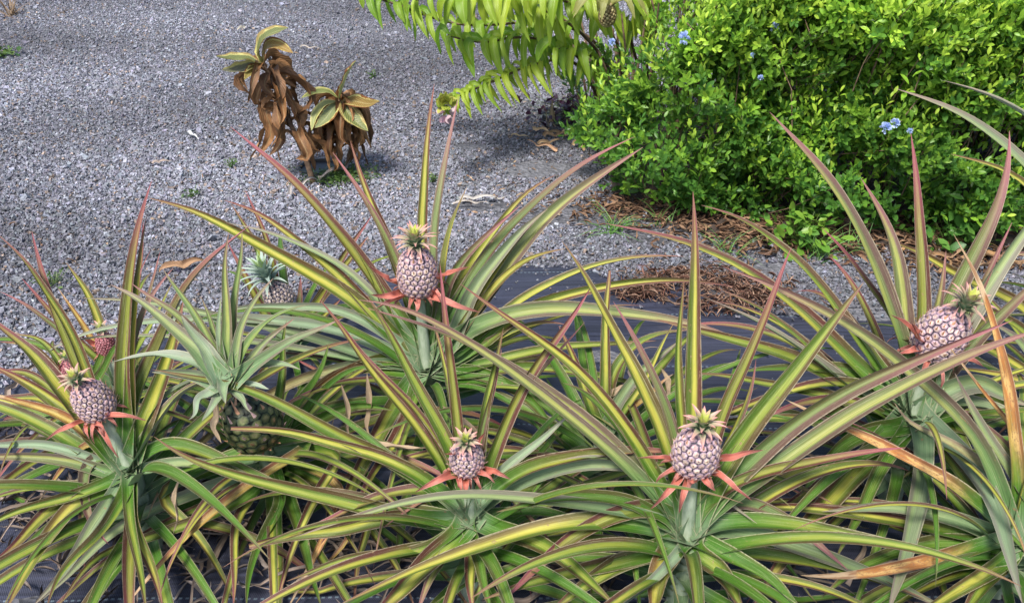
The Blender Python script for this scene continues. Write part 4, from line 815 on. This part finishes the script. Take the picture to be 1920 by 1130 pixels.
litter('dry_weeds', 'matted reddish brown dry weeds on the edge of the fabric', [(1330, 535, .09, .05), (1250, 535, .07, .03), (1420, 560, .06, .05), (1350, 580, .09, .04), (1200, 560, .05, .02)], 1500, (.015, .055), (.0015, .005), ((.16, .07, .05), (.36, .24, .17)), zmax=.05)
litter('leaf_litter', 'small brown leaf scraps scattered over the gravel', [(960, 335, .3, .15), (1010, 390, .25, .1), (600, 350, .3, .12), (300, 400, .8, .5), (300, 130, 1., 1.), (1050, 250, .2, .1), (60, 30, .25, .3)], 520, (.01, .035), (.003, .010), ((.22, .12, .07), (.45, .33, .22)))
litter('leaf_litter', 'thin grey shreds of dead leaf lying under the pineapple plants', [(80, 960, .10, .08), (250, 1040, .15, .08), (420, 1000, .15, .1), (650, 1000, .2, .08), (900, 1060, .3, .08), (1400, 1100, .3, .08), (480, 820, .2, .1), (60, 800, .08, .05), (1050, 900, .2, .1), (1550, 900, .2, .1)], 900, (.03, .09), (.002, .007), ((.30, .25, .22), (.14, .10, .08)), zmax=.03)
DRY = mat_broad('dry_strap', .2, .5, .75, .1)
def dry_strap(px, py, L, W, a, label, group=None, col=(.34, .28, .24), curl=1., z0=.02, name='dry_leaf', prof='strap', lift=.025):
    g = ground(px, py); p = np.array((g.x, g.y, z0)); C = [p.copy()]; ca = a; da = random.uniform(-2.2, 2.2)*curl; ph = random.random()*6
    for k in range(16):
        ca += da/16+math.sin(k*.9+ph)*.12*curl; p = p+np.array((math.cos(ca), math.sin(ca), 0))*L/16; q = p.copy(); q[2] = z0+lift*abs(math.sin(k*.35+ph))*L/.3; C.append(q)
    V, Fc, UV = strap_mesh(np.array(C), W, prof, fold=.6, twist=random.uniform(-2.5, 2.5)*curl, roll=random.uniform(-.5, .5), cols=5, wave=.3)
    V[:, 2] = np.maximum(V[:, 2], .014)
    o = mk(name, V, Fc, DRY, uvs=UV, origin=(g.x, g.y, 0)); o.color = tuple(col)+(1,); return tag(o, label, 'dry leaf', group)
GL = 'dried grey strap leaf curling on the black fabric beneath the pineapple plants'; GG = 'dead strap leaves on the fabric'
for i in range(64):
    px, py = random.choice(((60, 930), (120, 1000), (200, 1060), (260, 1000), (330, 1060), (400, 1080), (60, 880), (170, 930), (330, 960), (500, 1060), (620, 1060), (560, 980), (700, 1080), (780, 1040), (930, 1060), (1000, 960), (1060, 900), (1400, 1100), (1540, 920), (1480, 900), (1000, 1100), (60, 800), (20, 780), (700, 760), (1160, 760), (1560, 1090), (1780, 1100), (300, 820)))
    q = random.random(); dry_strap(px+random.uniform(-40, 40), py+random.uniform(-25, 25), random.uniform(.12, .34), random.uniform(.006, .018), random.uniform(0, 6.28), GL, GG, (.20+.25*q, .15+.20*q, .11+.18*q))
dry_strap(355, 258, .13, .02, -.9, 'small white curled leaf lying alone on the open gravel', col=(.62, .62, .62), curl=.3)
dry_strap(300, 520, .17, .035, .5, 'crinkled light brown dead leaf on gravel behind the left plants', col=(.42, .25, .14), curl=.4, prof='lance')
dry_strap(960, 262, .10, .012, -.3, 'tan straw-like strip on gravel left of the curled leaf pile', col=(.5, .38, .24), curl=.2)
dry_strap(1000, 250, .16, .02, -.4, 'forked tan dry leaf nearest the purple ground cover', col=(.5, .36, .22))
dry_strap(1035, 235, .13, .018, -1.4, 'upright curling tan leaf standing out of the dry leaf pile', col=(.52, .4, .26), lift=.3)
dry_strap(1010, 278, .15, .02, .2, 'flat tan dead leaf at the front of the leaf pile by the hedge', col=(.46, .32, .19))
dry_strap(865, 383, .20, .018, .05, 'long pale dry strip on the gravel right of the tall upright leaves', col=(.55, .52, .48), curl=.3)
dry_strap(850, 392, .16, .014, .3, 'thin pale shred just below the long pale dry strip', col=(.5, .45, .4), curl=.3)
dry_strap(545, 372, .20, .016, 1.2, 'grey dried strap arching beside the withered stems', col=(.42, .38, .36), lift=.05)
dry_strap(600, 345, .24, .022, .5, 'grey dead leaf lying across the base of the withered plants', col=(.38, .33, .3), lift=.04)
dry_strap(445, 62, .10, .03, .3, 'small pale leaf scrap on gravel above the withered plant', col=(.6, .55, .45), prof='lance')
dry_strap(565, 95, .16, .012, -.3, 'pale bent stalk on the gravel right of the withered plant tip', col=(.5, .45, .4))
dry_strap(290, 315, .08, .018, .7, 'short beige leaf piece on the gravel below the white curled leaf', col=(.52, .42, .36), curl=.2)
for k, (px, py) in enumerate(((1740, 492), (1790, 500), (1840, 490), (1880, 510), (1760, 520), (1690, 480), (1820, 520), (1900, 480), (1770, 470), (1850, 505))):
    dry_strap(px, py, random.uniform(.16, .28), random.uniform(.012, .022), random.uniform(-.6, .6), 'tan dead leaf in the heap under the right end of the hedge', 'dead leaves heaped under the hedge', (.34+.06*(k % 3), .21+.03*(k % 3), .12))
for k, (px, py, z) in enumerate(((690, 740, .2), (660, 690, .2), (405, 760, .22), (650, 770, .1))):   # dead hanging leaves
    pass
for k, (px, py, a) in enumerate(((1060, 262, 1.9), (1075, 280, .4), (1045, 290, 2.6), (1085, 245, 1.2), (1020, 262, -.2), (1095, 290, 2.2), (1060, 236, .1))):
    dry_strap(px, py, random.uniform(.12, .2), random.uniform(.016, .028), a, 'curled tan dead leaf in the loose pile at the left corner of the hedge', 'curled leaves piled at the hedge corner', (.46+.03*(k % 3), .32+.03*(k % 2), .19), lift=.03)
def tuft(name, label, px, py, n, L, W, cols, spread=.9, cat='grass tuft', group=None, w0=.02):
    g = ground(px, py); Vs = []; Fs = []; Cs = []; off = 0
    for i in range(n):
        a = random.uniform(0, 6.28); e = random.uniform(.35, 1.45); l = L*random.uniform(.5, 1.1); p = np.array((g.x+random.gauss(0, w0), g.y+random.gauss(0, w0), 0.)); C = [p.copy()]
        for k in range(7):
            ee = e-k*.16*spread; p = p+np.array((math.cos(a)*math.cos(ee), math.sin(a)*math.cos(ee), math.sin(ee)))*l/7; p[2] = max(p[2], .012); C.append(p.copy())
        V, Fc, UV = strap_mesh(np.array(C), W, 'spike', cols=3, up=(.1, -.4, .9)); Vs.append(V); Fs.append(Fc+off); off += len(V); q = random.random()
        Cs.append(np.tile(np.array(cols[0])*q+np.array(cols[1])*(1-q), (len(V), 1)))
    return tag(mk(name, np.concatenate(Vs), np.concatenate(Fs), GRASS, cols=np.concatenate(Cs), origin=(g.x, g.y, 0)), label, cat, group)
GC = ((.08, .22, .04), (.18, .34, .08))
tuft('grass_tuft', 'grass tuft on the gravel left of the hedge foot', 1150, 436, 34, .20, .005, GC)
tuft('grass_tuft', 'grass tuft growing below the middle of the hedge', 1362, 480, 26, .17, .004, GC)
tuft('grass_tuft', 'grass tuft beside the low leafy sprig under the hedge', 1530, 486, 30, .18, .004, GC)
tuft('grass_tuft', 'wispy grass tuft under the hedge near the tall silver leaves', 1590, 470, 22, .18, .004, GC)
tuft('grass_tuft', 'sparse thin grass just right of the hedge corner', 1240, 420, 14, .16, .004, GC)
def weedstem(g, c, V, Fc, cc, k):
    st = []; m = len(c)
    root = np.array((g.x, g.y, .004)); o = len(V); cc = np.repeat(cc, k, 0); EV = [V]; EF = [Fc]; EC = [cc]
    for i in range(m):
        p = c[i]; d_ = p-root; s_ = nrm(np.cross(d_, np.array((0, 0, 1.)))+1e-6)*.0012
        EV.append(np.array([root-s_, root+s_, p+s_+(0, 0, .002), p-s_+(0, 0, .002)])); EF.append(np.array([(o, o+1, o+2, o+3)])); EC.append(np.tile((.12, .18, .05), (4, 1))); o += 4
    return np.concatenate(EV), np.concatenate(EF), np.concatenate(EC)
def weed(label, px, py, n, r, lsz, cols, name='weed', cat='weed', h=.05, group=None):
    g = ground(px, py); tv, tf = leaf_tmpl(.2, .1, .6); c = np.stack([g.x+rng.normal(size=n)*r, g.y+rng.normal(size=n)*r*.8, rng.uniform(.012, h, n)], 1); D = nrm(rng.normal(size=(n, 3))*np.array((1, 1, .5))+np.array((0, 0, .4)))
    V, Fc = batch(tv, tf, frames(D, np.array((0, 0, 1.))+rng.normal(size=(n, 3))*.4)*(lsz*rng.uniform(.6, 1.3, n))[:, None, None], c); V[:, 2] = np.maximum(V[:, 2], .01); q = rng.random((n, 1)); cc = np.array(cols[0])*q+np.array(cols[1])*(1-q)
    V -= 0; V, Fc, cc = weedstem(g, c, V, Fc, cc, len(tv)); return tag(mk(name, V, Fc, HEDGE, cols=(cc), origin=(g.x, g.y, 0)), label, cat, group)
GW = ((.04, .10, .02), (.12, .19, .05))
weed('low green weeds round the base of the withered plants', 640, 335, 420, .075, .018, GW, h=.03)
weed('tiny green weed at the left edge of the gravel', 4, 108, 60, .05, .04, GW)
weed('tiny weed on the gravel left of the leaning stem', 434, 316, 26, .02, .016, GW)
weed('tiny weed on the gravel above the crossing leaf tips', 362, 372, 30, .022, .016, GW)
weed('tiny weed just right of the bushy withered plant', 700, 148, 24, .03, .02, GW)
weed('small weed behind the yellow leaf at left', 105, 535, 36, .03, .015, GW)
weed('small mossy weed near the two tall upright leaf tips', 812, 345, 40, .025, .014, GW)
weed('leafy green sprig rooted at the foot of the hedge', 1500, 470, 150, .06, .045, ((.08, .22, .03), (.24, .40, .05)), h=.16)
weed('leafy seedling under the hedge between the tall leaves', 1780, 470, 90, .08, .05, ((.05, .16, .03), (.14, .30, .05)), h=.12)
tag(weed('low dark purple leaves spreading at the hedge corner', 1110, 222, 700, .16, .038, ((.018, .006, .018), (.05, .016, .035)), name='purple_ground_cover', h=.08), kind='stuff')
tuft('dry_clump', 'dried brown stalk clump at the top left corner', 22, 30, 26, .28, .010, ((.16, .10, .06), (.28, .2, .12)), .3, 'dry clump')
for px_pts, Y, wp in (([(688, 700), (695, 760), (690, 800), (700, 830)], 1.70, 13), ([(640, 720), (652, 770), (648, 800), (660, 830)], 1.66, 10), ([(402, 740), (408, 780), (402, 800), (415, 830)], 1.48, 14), ([(660, 838), (720, 836), (770, 842), (815, 838)], 1.52, 13),
                     ([(1175, 870), (1150, 905), (1140, 930), (1130, 960)], 1.5, 12), ([(830, 760), (850, 785), (880, 800), (900, 830)], 1.6, 16), ([(1170, 720), (1150, 740), (1130, 760), (1120, 780)], 1.75, 16), ([(340, 890), (330, 930), (335, 970), (325, 1000)], 1.4, 12), ([(1240, 690), (1250, 720), (1245, 760)], 1.8, 14)):
    par = min([o for o in bpy.data.objects if o.name.startswith('pineapple_plant')], key=lambda o: (o.location-at(px_pts[0][0], px_pts[0][1], Y)).length)
    broad('dead_leaf', par, px_pts, Y, Y-.03, wp, DRY, (.46, .34, .22), fold=.5, twist=random.uniform(-1.5, 1.5), wave=.35)
# sunken black pot rim at the withered plants
g = ground(604, 318); V = []; ns = 32
for k in range(ns):
    a = 2*math.pi*k/ns
    for r, z in ((.100, 0), (.100, .018), (.108, .018), (.108, 0), (.095, .006)): V.append((g.x+r*math.cos(a), g.y+r*math.sin(a)*.9, z+.002))
Fc = [(k*5+j, ((k+1) % ns)*5+j, ((k+1) % ns)*5+j+1, k*5+j+1) for k in range(ns) for j in range(3)]+[tuple(k*5+4 for k in range(ns))]
tag(mk('planter_ring', V, Fc, mat_noise('black_plastic', (.008, .008, .010), (.02, .02, .022), 30, .5, .1), origin=(g.x, g.y, 0)), 'black plastic ring sunk in the gravel round the withered stems', 'planter ring')
